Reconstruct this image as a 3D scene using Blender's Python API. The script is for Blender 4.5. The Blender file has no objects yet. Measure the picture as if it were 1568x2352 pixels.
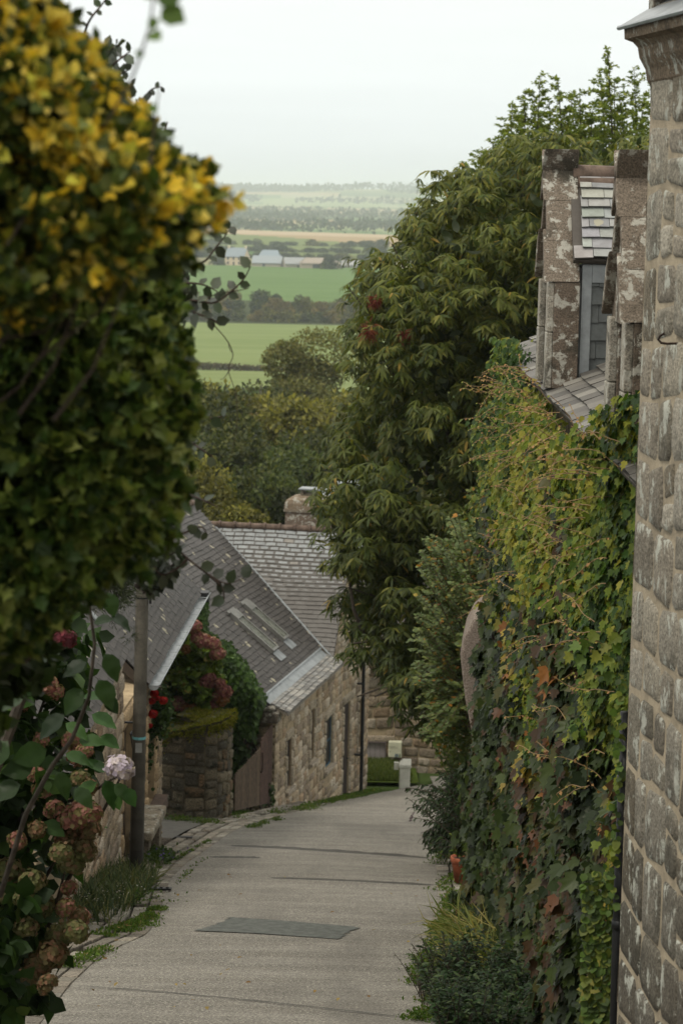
import bpy, math, random
import numpy as np
from mathutils import Vector, Matrix

# ------------------------------------------------------------------ scene, camera, light
S = bpy.context.scene
C = S.collection
rnd = random.Random(7)
R = np.random.default_rng(11)
PITCH, ROLL = math.radians(7.40), math.radians(1.2)
F, CX, CY = 5553., 784., 1176.
fwd = np.array([0, math.cos(PITCH), -math.sin(PITCH)])
r0 = np.array([1., 0, 0]); u0 = np.array([0, math.sin(PITCH), math.cos(PITCH)])
rgt = math.cos(ROLL)*r0+math.sin(ROLL)*u0
upv = -math.sin(ROLL)*r0+math.cos(ROLL)*u0
cam = bpy.data.cameras.new('camera'); cam.sensor_fit = 'VERTICAL'; cam.sensor_height = 36.; cam.lens = F/2352*36.
cam.clip_start = 0.1; cam.clip_end = 30000
co = bpy.data.objects.new('camera', cam); C.objects.link(co); S.camera = co
co.matrix_world = Matrix(((rgt[0], upv[0], -fwd[0], 0), (rgt[1], upv[1], -fwd[1], 0), (rgt[2], upv[2], -fwd[2], 0), (0, 0, 0, 1)))
cam.dof.use_dof = True; cam.dof.focus_distance = 18.; cam.dof.aperture_fstop = 5.4

w = bpy.data.worlds.new('World'); S.world = w; w.use_nodes = True
nt = w.node_tree; nt.nodes.clear(); N_ = nt.nodes.new; L_ = nt.links.new
SUN_EL, SUN_ROT = math.radians(58), math.radians(235)
sky = N_('ShaderNodeTexSky'); sky.sky_type = 'NISHITA'; sky.sun_disc = False; sky.sun_elevation = SUN_EL; sky.sun_rotation = SUN_ROT
bg1 = N_('ShaderNodeBackground'); bg1.inputs[1].default_value = 0.05; L_(sky.outputs[0], bg1.inputs[0])
tc = N_('ShaderNodeTexCoord'); sx = N_('ShaderNodeSeparateXYZ'); L_(tc.outputs['Generated'], sx.inputs[0])
rp = N_('ShaderNodeValToRGB'); L_(sx.outputs[2], rp.inputs[0]); e = rp.color_ramp.elements
e[0].position = 0.0; e[0].color = (.84, .90, .89, 1); e[1].position = 1.0; e[1].color = (1.0, .965, .87, 1)
for p_, c_ in ((.02, (.86, .91, .90)), (.05, (.91, .95, .935)), (.08, (.95, .98, .955)), (.16, (.985, 1.0, .965)), (.35, (1.0, .975, .90))):
    q = e.new(p_); q.color = (*c_, 1)
mpn = N_('ShaderNodeMapping'); mpn.inputs['Scale'].default_value = (1.5, 1.5, 22); L_(tc.outputs['Generated'], mpn.inputs[0])
nz = N_('ShaderNodeTexNoise'); nz.inputs['Scale'].default_value = 1.4; nz.inputs['Detail'].default_value = 4; L_(mpn.outputs[0], nz.inputs['Vector'])
mr = N_('ShaderNodeMapRange'); L_(nz.outputs[0], mr.inputs[0]); mr.inputs[1].default_value = .3; mr.inputs[2].default_value = .7; mr.inputs[3].default_value = .95; mr.inputs[4].default_value = 1.07
zr = N_('ShaderNodeMapRange'); L_(sx.outputs[2], zr.inputs[0]); zr.inputs[1].default_value = .2; zr.inputs[2].default_value = 1; zr.inputs[3].default_value = 1; zr.inputs[4].default_value = 1.6
mu = N_('ShaderNodeMath'); mu.operation = 'MULTIPLY'; L_(mr.outputs[0], mu.inputs[0]); L_(zr.outputs[0], mu.inputs[1])
bg2 = N_('ShaderNodeBackground'); L_(rp.outputs[0], bg2.inputs[0]); L_(mu.outputs[0], bg2.inputs[1])
mxs = N_('ShaderNodeMixShader'); mxs.inputs[0].default_value = .94; L_(bg1.outputs[0], mxs.inputs[1]); L_(bg2.outputs[0], mxs.inputs[2])
wo = N_('ShaderNodeOutputWorld'); L_(mxs.outputs[0], wo.inputs[0])
sl = bpy.data.lights.new('sun', 'SUN'); sl.energy = 1.5; sl.angle = math.radians(12); sl.color = (1, .93, .80)
so = bpy.data.objects.new('sun', sl); C.objects.link(so)
_az = SUN_ROT
_d = Vector((math.sin(_az)*math.cos(SUN_EL), math.cos(_az)*math.cos(SUN_EL), math.sin(SUN_EL)))
so.rotation_euler = _d.to_track_quat('Z', 'Y').to_euler()
S.view_settings.view_transform = 'Standard'; S.view_settings.look = 'None'; S.view_settings.exposure = 0.12; S.view_settings.gamma = 1
S.cycles.max_bounces = 6; S.cycles.diffuse_bounces = 3; S.cycles.glossy_bounces = 2; S.cycles.transmission_bounces = 3
S.cycles.transparent_max_bounces = 6; S.cycles.volume_bounces = 2; S.cycles.use_denoising = True
S.cycles.caustics_reflective = False; S.cycles.caustics_refractive = False

# ------------------------------------------------------------------ helpers
def ray(px, py): return fwd+rgt*((px-CX)/F)+upv*((CY-py)/F)
def at(px, py, D):
    v = ray(px, py); return v*(D/v[1])
GY = [-30, 54, 60, 70, 100, 150, 200, 300, 450, 600, 800, 950, 1250, 1600, 2200, 4000, 6000, 7500, 9000]
GZ = [3.1, -13.28, -14.0, -15.8, -20, -25, -28, -31.5, -34.4, -38.5, -42, -40.2, -37, -36, -35, -32, -16, 18, 10]
def zg(y): return float(np.interp(y, GY, GZ))
def G(px, py):
    v = ray(px, py); v = v/v[1]; t = 3.
    while t < 9000:
        if v[2]*t < zg(t):
            a, b = t/1.002, t
            for _ in range(30):
                m = (a+b)/2
                if v[2]*m < zg(m): b = m
                else: a = m
            return v*b
        t *= 1.002
def lin(r, g, b):
    f = lambda c: (c/255/12.92) if c/255 <= .04045 else ((c/255+.055)/1.055)**2.4
    return (f(r), f(g), f(b))
def tag(o, label=None, cat=None, group=None, kind=None):
    if label: o['label'] = label
    if cat: o['category'] = cat
    if group: o['group'] = group
    if kind: o['kind'] = kind
    return o
def empty(name, loc, label=None, cat=None, group=None):
    o = bpy.data.objects.new(name, None); C.objects.link(o); o.location = loc; o.empty_display_size = .2
    return tag(o, label, cat, group)
def link(name, me, mat, parent=None):
    o = bpy.data.objects.new(name, me); C.objects.link(o)
    if mat: 
        me.materials.clear(); me.materials.append(mat)
    if parent:
        o.parent = parent; o.matrix_parent_inverse = Matrix.Translation(parent.location).inverted() if parent.parent is None else parent_inv(parent)
    return o
def parent_inv(p):
    m = Matrix.Identity(4); q = p
    ch = []
    while q: ch.append(q); q = q.parent
    for q in reversed(ch): m = m @ (q.matrix_parent_inverse if q.parent else Matrix.Identity(4)) @ Matrix.Translation(q.location)
    return m.inverted()
def sc_(c, a, b):
    k = rnd.uniform(a, b); return tuple(x*k for x in c)
class MB:
    def __init__(s): s.v = []; s.f = []; s.c = []; s.uv = []; s.g = []
    def face(s, pts, c=(1, 1, 1), uv=None, g=0.):
        n = len(s.v); s.v += [tuple(map(float, p)) for p in pts]; s.f.append(tuple(range(n, n+len(pts)))); s.c.append(c); s.uv.append(uv); s.g.append(g)
    def raw(s, vs, fs, c=(1, 1, 1)):
        n = len(s.v); s.v += [tuple(map(float, p)) for p in vs]
        for f in fs: s.f.append(tuple(i+n for i in f)); s.c.append(c); s.uv.append(None); s.g.append(0.)
    def box(s, O, A, B, H, c=(1, 1, 1)):      # O corner, A,B,H edge vectors
        O, A, B, H = map(np.array, (O, A, B, H))
        v = [O, O+A, O+A+B, O+B, O+H, O+A+H, O+A+B+H, O+B+H]
        if np.dot(np.cross(A, B), H) < 0: fs = [(0, 1, 2, 3), (7, 6, 5, 4), (4, 5, 1, 0), (5, 6, 2, 1), (6, 7, 3, 2), (7, 4, 0, 3)]
        else: fs = [(3, 2, 1, 0), (4, 5, 6, 7), (0, 1, 5, 4), (1, 2, 6, 5), (2, 3, 7, 6), (3, 0, 4, 7)]
        s.raw(v, fs, c)
    def tube(s, pts, rad, n=8, c=(1, 1, 1), caps=True):
        pts = [np.array(p, float) for p in pts]; k = len(pts)
        if not hasattr(rad, '__len__'): rad = [rad]*k
        rings = []; X = None
        for i, p in enumerate(pts):
            d = pts[min(i+1, k-1)]-pts[max(i-1, 0)]; d = d/(np.linalg.norm(d)+1e-9)
            if X is None: X = np.cross(d, (0, 0, 1) if abs(d[2]) < .9 else (1, 0, 0))
            X = X-d*(X@d); X = X/(np.linalg.norm(X)+1e-9); Yv = np.cross(d, X)
            rings.append([p+rad[i]*(math.cos(a)*X+math.sin(a)*Yv) for a in [2*math.pi*j/n for j in range(n)]])
        vs = [q for r_ in rings for q in r_]; fs = []
        for i in range(k-1):
            for j in range(n): fs.append((i*n+j, i*n+(j+1) % n, (i+1)*n+(j+1) % n, (i+1)*n+j))
        if caps: fs.append(tuple(range(n-1, -1, -1))); fs.append(tuple((k-1)*n+j for j in range(n)))
        s.raw(vs, fs, c)
    def lathe(s, base, prof, n=24, c=(1, 1, 1)):
        base = np.array(base, float); vs = []; fs = []
        for r_, z in prof:
            for j in range(n): a = 2*math.pi*j/n; vs.append(base+np.array([r_*math.cos(a), r_*math.sin(a), z]))
        for i in range(len(prof)-1):
            for j in range(n): fs.append((i*n+j, i*n+(j+1) % n, (i+1)*n+(j+1) % n, (i+1)*n+j))
        s.raw(vs, fs, c)
    def build(s, name, mat, parent=None, smooth=False, flat=False):
        me = bpy.data.meshes.new(name); me.from_pydata(s.v, [], s.f); me.update()
        at_ = me.color_attributes.new('tint', 'FLOAT_COLOR', 'CORNER')
        tot = [len(f) for f in s.f]
        col = np.ones((sum(tot), 4), np.float32); col[:, :3] = np.repeat(np.array(s.c, np.float32).reshape(-1, 3), tot, axis=0)
        col[:, 3] = np.repeat(np.array(s.g, np.float32), tot)
        at_.data.foreach_set('color', col.ravel())
        if any(u is not None for u in s.uv):
            ul = me.uv_layers.new(name='uv'); a = []
            for f, u in zip(s.f, s.uv):
                a += [x for p in (u if u else [(0.5, 0.5)]*len(f)) for x in p]
            ul.data.foreach_set('uv', a)
        if smooth: me.polygons.foreach_set('use_smooth', [True]*len(me.polygons))
        return link(name, me, mat, parent)

# ------------------------------------------------------------------ materials
def mat(name):
    m = bpy.data.materials.new(name); m.use_nodes = True; n = m.node_tree; n.nodes.clear()
    out = n.nodes.new('ShaderNodeOutputMaterial'); b = n.nodes.new('ShaderNodeBsdfPrincipled'); n.links.new(b.outputs[0], out.inputs[0])
    return m, n, b, out
def node(n, t, **k):
    q = n.nodes.new(t)
    for a, v in k.items(): setattr(q, a, v)
    return q
def noise(n, co_, scale, detail=4, rough=.6, dist=0.):
    q = node(n, 'ShaderNodeTexNoise'); q.inputs['Scale'].default_value = scale; q.inputs['Detail'].default_value = detail
    q.inputs['Roughness'].default_value = rough; q.inputs['Distortion'].default_value = dist; n.links.new(co_, q.inputs['Vector']); return q.outputs[0]
def rng_(n, src, a, b, c=0., d=1., smooth=True):
    q = node(n, 'ShaderNodeMapRange'); q.interpolation_type = 'SMOOTHSTEP' if smooth else 'LINEAR'
    q.inputs[1].default_value = a; q.inputs[2].default_value = b; q.inputs[3].default_value = c; q.inputs[4].default_value = d; n.links.new(src, q.inputs[0]); return q.outputs[0]
def mixc(n, f, a, b, mode='MIX'):
    q = node(n, 'ShaderNodeMix', data_type='RGBA', blend_type=mode)
    if isinstance(f, (int, float)): q.inputs[0].default_value = f
    else: n.links.new(f, q.inputs[0])
    for i, x in ((6, a), (7, b)):
        if isinstance(x, tuple): q.inputs[i].default_value = (*x, 1) if len(x) == 3 else x
        else: n.links.new(x, q.inputs[i])
    return q.outputs[2]
def mth(n, op, a, b=None):
    q = node(n, 'ShaderNodeMath', operation=op)
    for i, x in enumerate((a, b)):
        if x is None: continue
        if isinstance(x, (int, float)): q.inputs[i].default_value = x
        else: n.links.new(x, q.inputs[i])
    return q.outputs[0]
def bump(n, b, h, strength=.4, dist=.01):
    q = node(n, 'ShaderNodeBump'); q.inputs['Strength'].default_value = strength; q.inputs['Distance'].default_value = dist
    n.links.new(h, q.inputs['Height']); n.links.new(q.outputs[0], b.inputs['Normal'])
def objco(n, sc=None):
    t = node(n, 'ShaderNodeTexCoord'); 
    if sc is None: return t.outputs['Object']
    m_ = node(n, 'ShaderNodeMapping'); m_.inputs['Scale'].default_value = sc; n.links.new(t.outputs['Object'], m_.inputs[0]); return m_.outputs[0]
def tint(n): return node(n, 'ShaderNodeAttribute', attribute_name='tint').outputs['Color']

def stone_mat(name, lichen=.35, dark=.3, grain=60, liccol=(.42, .43, .37), darkcol=(.035, .033, .025), streak=False, fine=1.0):
    m, n, b, o = mat(name); co_ = objco(n); t = tint(n)
    g = rng_(n, noise(n, co_, grain*fine, 3, .7), .3, .7, .38, 1.55, False)
    c = mixc(n, 1., t, mixc(n, g, (0, 0, 0), (1, 1, 1)), 'MULTIPLY')
    g2 = node(n, 'ShaderNodeMix', data_type='RGBA', blend_type='MULTIPLY'); g2.inputs[0].default_value = 1; n.links.new(t, g2.inputs[6])
    cg = node(n, 'ShaderNodeCombineColor'); [n.links.new(g, cg.inputs[i]) for i in range(3)]; n.links.new(cg.outputs[0], g2.inputs[7]); c = g2.outputs[2]
    big = noise(n, co_, 3.2, 5, .65); c = mixc(n, rng_(n, big, .52, .68, 0, dark*1.6), c, darkcol)
    spk = noise(n, co_, 34*fine, 4, .75); c = mixc(n, rng_(n, spk, .6, .68, 0, min(1, dark+.25)), c, darkcol)
    lc = objco(n, (1, 1, .6)) if streak else co_
    li = noise(n, lc, 6.5*fine, 6, .72, .3); c = mixc(n, rng_(n, li, .66-lichen*.28, .72-lichen*.28, 0, .85), c, liccol)
    n.links.new(c, b.inputs['Base Color']); b.inputs['Roughness'].default_value = .92; b.inputs['Specular IOR Level'].default_value = .2
    h = mth(n, 'ADD', noise(n, co_, grain*.5, 5, .7), mth(n, 'MULTIPLY', noise(n, co_, 9, 3), 1.5)); bump(n, b, h, .8, .012)
    return m
def mortar_mat(name, col, var=.25):
    m, n, b, o = mat(name); co_ = objco(n)
    c = mixc(n, rng_(n, noise(n, co_, 5, 5, .7), .35, .7), col, tuple(x*(1-var*1.6) for x in col))
    c = mixc(n, rng_(n, noise(n, co_, 60, 3, .7), .5, .7, 0, .4), c, tuple(x*.5 for x in col))
    n.links.new(c, b.inputs['Base Color']); b.inputs['Roughness'].default_value = .95; b.inputs['Specular IOR Level'].default_value = .15
    bump(n, b, noise(n, co_, 40, 5, .7), .6, .01); return m
def leaf_mat(name, rough=.5, spec=.2, trans=.34):
    m, n, b, o = mat(name); t = tint(n); co_ = objco(n)
    c = mixc(n, rng_(n, noise(n, co_, 30, 2), .3, .7, 0, .35), t, mixc(n, 1., t, (.55, .6, .5), 'MULTIPLY'))
    n.links.new(c, b.inputs['Base Color']); b.inputs['Roughness'].default_value = rough; b.inputs['Specular IOR Level'].default_value = spec
    tr = node(n, 'ShaderNodeBsdfTranslucent'); n.links.new(mixc(n, 1., c, (1.3, 1.35, .7), 'MULTIPLY'), tr.inputs[0])
    mx = node(n, 'ShaderNodeMixShader'); mx.inputs[0].default_value = trans; n.links.new(b.outputs[0], mx.inputs[1]); n.links.new(tr.outputs[0], mx.inputs[2])
    n.links.new(mx.outputs[0], o.inputs[0]); return m
def plain(name, col, rough=.6, metal=0., var=.3, sc=8., spec=.4, bmp=0., usetint=False):
    m, n, b, o = mat(name); co_ = objco(n); base = tint(n) if usetint else col
    d = mixc(n, 1., base, (1-var, 1-var, 1-var), 'MULTIPLY') 
    c = mixc(n, rng_(n, noise(n, co_, sc, 5, .65), .35, .68), base, d)
    n.links.new(c, b.inputs['Base Color']); b.inputs['Roughness'].default_value = rough; b.inputs['Metallic'].default_value = metal; b.inputs['Specular IOR Level'].default_value = spec
    if bmp: bump(n, b, noise(n, co_, sc*5, 4, .6), bmp, .01)
    return m
def slate_mat(name, moss=(.078, .07, .062), lichen=(.33, .31, .22), lic=.5, edge=0., rough=.55, spots=2.2):
    m, n, b, o = mat(name); co_ = objco(n); a = node(n, 'ShaderNodeAttribute', attribute_name='tint'); c = a.outputs['Color']
    c = mixc(n, rng_(n, noise(n, co_, 14, 5, .7), .35, .7, 0, .5), c, mixc(n, 1., c, (.55, .5, .48), 'MULTIPLY'))
    if edge:
        uv = node(n, 'ShaderNodeUVMap'); s_ = node(n, 'ShaderNodeSeparateXYZ'); n.links.new(uv.outputs[0], s_.inputs[0])
        du = mth(n, 'MINIMUM', s_.outputs[0], mth(n, 'SUBTRACT', 1., s_.outputs[0])); dv = mth(n, 'MINIMUM', s_.outputs[1], mth(n, 'MULTIPLY', mth(n, 'SUBTRACT', 1., s_.outputs[1]), .8))
        dd = mth(n, 'MINIMUM', mth(n, 'MULTIPLY', du, 1.7), dv)
        dd = mth(n, 'ADD', dd, mth(n, 'MULTIPLY', mth(n, 'SUBTRACT', noise(n, co_, 9, 4, .7), .5), .45))
        dd = mth(n, 'SUBTRACT', dd, mth(n, 'MULTIPLY', a.outputs['Alpha'], edge))
        c = mixc(n, rng_(n, dd, .06, .17, 1, 0), c, moss)
    v = node(n, 'ShaderNodeTexVoronoi'); v.inputs['Scale'].default_value = spots; n.links.new(co_, v.inputs['Vector'])
    sc_ = node(n, 'ShaderNodeSeparateColor'); n.links.new(v.outputs['Color'], sc_.inputs[0])
    dist = mth(n, 'ADD', v.outputs['Distance'], mth(n, 'MULTIPLY', mth(n, 'SUBTRACT', noise(n, co_, 12, 4, .7), .5), .25))
    thr = mth(n, 'MULTIPLY', rng_(n, sc_.outputs[0], 1-lic, 1., 0, 1), .26)
    k = mth(n, 'LESS_THAN', dist, thr); c = mixc(n, mth(n, 'MULTIPLY', k, .75), c, lichen)
    n.links.new(c, b.inputs['Base Color']); b.inputs['Roughness'].default_value = rough; b.inputs['Specular IOR Level'].default_value = .45
    bump(n, b, noise(n, co_, 30, 5, .6), .3, .006); return m

def road_mat():
    m, n, b, o = mat('asphalt'); co_ = objco(n)
    wide = objco(n, (.35, 1.3, 1))
    c = mixc(n, rng_(n, noise(n, wide, 1.5, 6, .7), .35, .66), (.13, .12, .102), (.21, .197, .17))
    c = mixc(n, rng_(n, noise(n, wide, 3.6, 4, .6), .45, .72, 0, .55), c, (.125, .112, .09))
    c = mixc(n, rng_(n, noise(n, co_, 1.1, 5, .6), .5, .75, 0, .5), c, (.115, .108, .095))
    ag = noise(n, co_, 48, 4, .85); c = mixc(n, rng_(n, ag, .53, .62, 0, .95), c, (.46, .43, .37)); c = mixc(n, rng_(n, ag, .46, .38, 0, .95), c, (.03, .028, .025)); tr_ = noise(n, objco(n, (1.3, .12, 1)), 1.1, 3, .5); c = mixc(n, rng_(n, tr_, .5, .68, 0, .35), c, (.10, .093, .08)); sp = noise(n, co_, 3.1, 5, .8); c = mixc(n, rng_(n, sp, .6, .7, 0, .5), c, (.085, .08, .07)); st = noise(n, objco(n, (1., 5., 1)), 1.6, 6, .75); c = mixc(n, rng_(n, st, .55, .75, 0, .6), c, (.09, .083, .07)); c = mixc(n, rng_(n, st, .42, .28, 0, .45), c, (.33, .30, .25))
    n.links.new(c, b.inputs['Base Color']); b.inputs['Roughness'].default_value = .8; b.inputs['Specular IOR Level'].default_value = .3
    bump(n, b, mth(n, 'ADD', noise(n, co_, 90, 3, .7), mth(n, 'MULTIPLY', noise(n, co_, 12, 3), .8)), .5, .01); return m

M = {}
M['asphalt'] = road_mat()
M['patch'] = plain('dark asphalt', (.10, .108, .096), .75, var=.5, sc=11, bmp=.8)
M['tar'] = plain('tar', (.06, .056, .048), .7, var=.4, sc=6)
M['leaf'] = leaf_mat('leaf'); M['leafgloss'] = leaf_mat('glossy leaf', .42, .2, .26); M['leafmatte'] = leaf_mat('matte leaf', .7, .1, .32)
M['petal'] = leaf_mat('petal', .7, .2, .3)
M['bark'] = plain('bark', (.075, .06, .045), .9, var=.5, sc=20, bmp=.6)
M['twig'] = plain('twig', (.06, .04, .03), .8, var=.4, sc=40)
M['stone_tall'] = stone_mat('weathered granite', .40, .35, 42, (.42, .43, .38), streak=True, fine=1.5)
M['mortar_tall'] = mortar_mat('pale lime mortar', (.40, .34, .25))
M['stone_house'] = stone_mat('warm rubble stone', .05, .2, 40)
M['mortar_house'] = mortar_mat('sandy mortar', (.40, .32, .215))
M['stone_gold'] = stone_mat('golden rubble stone', .05, .15, 40)
M['mortar_gold'] = mortar_mat('golden mortar', (.44, .34, .215))
M['dressed'] = stone_mat('dressed sandstone', .0, .08, 30)
M['stone_moss'] = stone_mat('dark damp stone', .2, .6, 40, (.24, .25, .19), (.018, .02, .012))
M['mortar_moss'] = mortar_mat('dark mortar', (.13, .11, .075), .4)
M['granite'] = stone_mat('lichened granite', .5, .5, 60, (.42, .41, .36), fine=1.5)
M['slate_brown'] = slate_mat('brown slate', lic=.85, spots=3.4, rough=.62, lichen=(.36, .33, .24))
M['slate_grey'] = slate_mat('grey slate', edge=.55, lic=.04, rough=.42)
M['slate_plain'] = slate_mat('clean slate', lic=0.0, spots=4, rough=.5)
M['slate_old'] = slate_mat('old weathered slate', lic=.25, spots=4, rough=.6)
M['zinc'] = plain('zinc', (.31, .335, .35), .42, .35, .3, 6)
M['darkmetal'] = plain('dark metal', (.025, .026, .028), .5, .4, .3, 10)
M['ridge'] = plain('terracotta', (.155, .11, .085), .85, var=.5, sc=9, bmp=.3)
M['pot'] = plain('orange terracotta', (.36, .105, .05), .75, var=.4, sc=14)
M['wood'] = plain('weathered wood', (.13, .082, .055), .8, var=.4, sc=12, usetint=True)
M['pole'] = plain('pole paint', (.095, .085, .068), .55, .15, .5, 5, usetint=True)
M['glass'] = plain('dark glass', (.012, .014, .016), .35, 0, .2, 3, .3)
M['skyglass'] = plain('skylight glass', (.16, .17, .14), .18, 0, .5, 5, .7)
M['white'] = plain('white paint', (.62, .62, .55), .5, var=.25, sc=5)
M['paint'] = plain('paint', (.5, .5, .5), .6, var=.2, sc=6, usetint=True)
M['render'] = None
M['moss'] = leaf_mat('moss', .9, .1, .2)
M['cobble'] = stone_mat('sett stone', .12, .25, 45)
M['iron'] = plain('rusty iron', (.05, .03, .022), .8, .3, .5, 20)

# ------------------------------------------------------------------ foliage engine
def T(vs, fs): return np.array(vs, float), fs
OV = T([(0, 0, 0), (-.24, .25, .05), (.24, .25, .05), (0, .3, -.02), (-.27, .6, .03), (.27, .6, .03), (0, .62, -.04), (0, 1, -.14)],
       [(0, 2, 3), (0, 3, 1), (3, 2, 5, 6), (3, 6, 4, 1), (6, 5, 7), (6, 7, 4)])
RD = T([(0, 0, 0), (-.38, .2, .04), (.38, .2, .04), (0, .35, -.02), (-.42, .6, .02), (.42, .6, .02), (0, .65, -.03), (0, 1, -.1)],
       [(0, 2, 3), (0, 3, 1), (3, 2, 5, 6), (3, 6, 4, 1), (6, 5, 7), (6, 7, 4)])
DI = T([(0, 0, 0), (.3, .5, .09), (0, 1, -.05), (-.3, .5, .09)], [(0, 1, 2), (0, 2, 3)])
LA = T([(0, 0, 0), (-.1, .3, .06), (.1, .3, .06), (-.1, .65, -.02), (.1, .65, -.02), (0, 1, -.22)], [(0, 2, 1), (1, 2, 4, 3), (3, 4, 5)])
IV = T([(0, .1, -.03), (0, 0, 0), (.2, -.06, .04), (.46, .22, .06), (.27, .38, .02), (.34, .66, .02), (.13, .62, 0), (0, 1, -.1), (-.13, .62, 0), (-.34, .66, .02), (-.27, .38, .02), (-.46, .22, .06), (-.2, -.06, .04)],
       [(0, i, i+1) for i in range(1, 12)]+[(0, 12, 1)])
HO = T([(0, 0, 0), (-.14, .15, .04), (.14, .15, .04), (-.34, .3, .12), (.34, .3, .12), (-.2, .45, .02), (.2, .45, .02), (-.32, .65, .1), (.32, .65, .1), (-.12, .8, 0), (.12, .8, 0), (0, 1.05, -.1), (0, .45, -.06)],
       [(0, 2, 12), (2, 4, 6, 12), (6, 8, 10, 12), (10, 11, 12), (11, 9, 12), (9, 7, 5, 12), (5, 3, 1, 12), (1, 0, 12)])
def bigleaf():
    vs, fs = [], []; st = np.linspace(0, 1, 9); ww = [.02, .22, .33, .36, .34, .29, .21, .11, .01]
    for i, t in enumerate(st):
        z = -.22*t*t+.05*math.sin(t*14)*.3
        for k, f in enumerate((-1, -.5, 0, .5, 1)): vs.append((f*ww[i]*(1+.06*(i % 2)*(abs(f) == 1)), t+.05*abs(f), z+.13*ww[i]*abs(f)*2-.12*ww[i]*f*f+(.012 if i % 2 else -.012)*(abs(f) > 0)))
    for i in range(8):
        for k in range(4): fs.append((i*5+k, i*5+k+1, i*5+k+6, i*5+k+5))
    return T(vs, fs)
BL = bigleaf()
GB = T([(-.02, 0, 0), (.02, 0, 0), (.018, .5, .06), (-.018, .5, .06), (0, 1, -.12)], [(0, 1, 2, 3), (3, 2, 4)])
def nrm(a): return a/(np.linalg.norm(a, axis=-1, keepdims=True)+1e-9)
def leaves(name, tmpl, pos, d, nr, size, col, mat_, parent=None, width=1.):
    tv, tf = tmpl; n = len(pos); k = len(tv)
    d = nrm(d); nr = nrm(nr-d*(np.sum(nr*d, 1, keepdims=True))); s = np.cross(d, nr)
    size = np.broadcast_to(size, (n,))[:, None, None]
    P = (tv[None, :, 0:1]*width*s[:, None, :]+tv[None, :, 1:2]*d[:, None, :]+tv[None, :, 2:3]*nr[:, None, :])*size+pos[:, None, :]
    me = bpy.data.meshes.new(name)
    nf = len(tf); ls = np.array([len(f) for f in tf]); flat = np.concatenate([np.array(f) for f in tf])
    me.vertices.add(n*k); me.vertices.foreach_set('co', P.astype(np.float32).ravel())
    me.loops.add(n*len(flat)); me.loops.foreach_set('vertex_index', (flat[None, :]+(np.arange(n)*k)[:, None]).astype(np.int32).ravel())
    me.polygons.add(n*nf); st = np.concatenate([[0], np.cumsum(ls)[:-1]])
    me.polygons.foreach_set('loop_start', (st[None, :]+(np.arange(n)*len(flat))[:, None]).astype(np.int32).ravel())
    me.polygons.foreach_set('loop_total', np.tile(ls, n).astype(np.int32))
    ca = me.color_attributes.new('tint', 'FLOAT_COLOR', 'POINT'); cc = np.ones((n, k, 4), np.float32); cc[:, :, :3] = np.clip(col, 0, 1)[:, None, :]
    ca.data.foreach_set('color', cc.ravel())
    me.update(calc_edges=True); me.validate()
    return link(name, me, mat_, parent)
def rv(n, s=1.): return R.normal(size=(n, 3))*s
def palette(n, cols, wts=None, var=.25):
    cols = np.array(cols, float); i = R.choice(len(cols), n, p=None if wts is None else np.array(wts)/sum(wts))
    return cols[i]*(1+R.uniform(-var, var, (n, 1)))
def patchy(P, cols, wts, sc, seed, mix=.45, var=.22):
    cols = np.array(cols, float); w_ = np.cumsum(np.array(wts, float)); w_ /= w_[-1]; v = vn(P, sc, seed)*.8+vn(P, sc*2.7, seed+1)*.4+R.normal(size=len(P))*mix
    q_ = np.argsort(np.argsort(v))/len(v); i = np.minimum(np.searchsorted(w_, q_), len(cols)-1); return cols[i]*(1+R.uniform(-var, var, (len(P), 1)))
def vn(P, sc, seed=0):
    r_ = np.random.default_rng(seed); out = np.zeros(len(P))
    for o in range(5):
        k = r_.normal(size=3)*sc*(1.7**(o*.5)); out += np.sin(P@k+r_.uniform(0, 6.28))/(1.25**o)
    return out/2.6
def rosettes(cen, ax, K, spread=1.0):
    n = len(cen); ax = nrm(ax); h = nrm(np.cross(ax, rv(n))); g = np.cross(ax, h)
    a = (np.arange(K)[None, :]*2.4+R.uniform(0, 6.28, (n, 1)))[:, :, None]; el = R.uniform(.25, 1.2, (n, K, 1))*spread
    d = np.cos(el)*ax[:, None, :]+np.sin(el)*(np.cos(a)*h[:, None, :]+np.sin(a)*g[:, None, :])
    nr = ax[:, None, :]*1.0+R.normal(size=(n, K, 3))*.25
    p = np.repeat(cen[:, None, :], K, 1)+ax[:, None, :]*R.uniform(-.0, .5, (n, K, 1))*0.0
    return p.reshape(-1, 3), d.reshape(-1, 3), nr.reshape(-1, 3)
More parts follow.
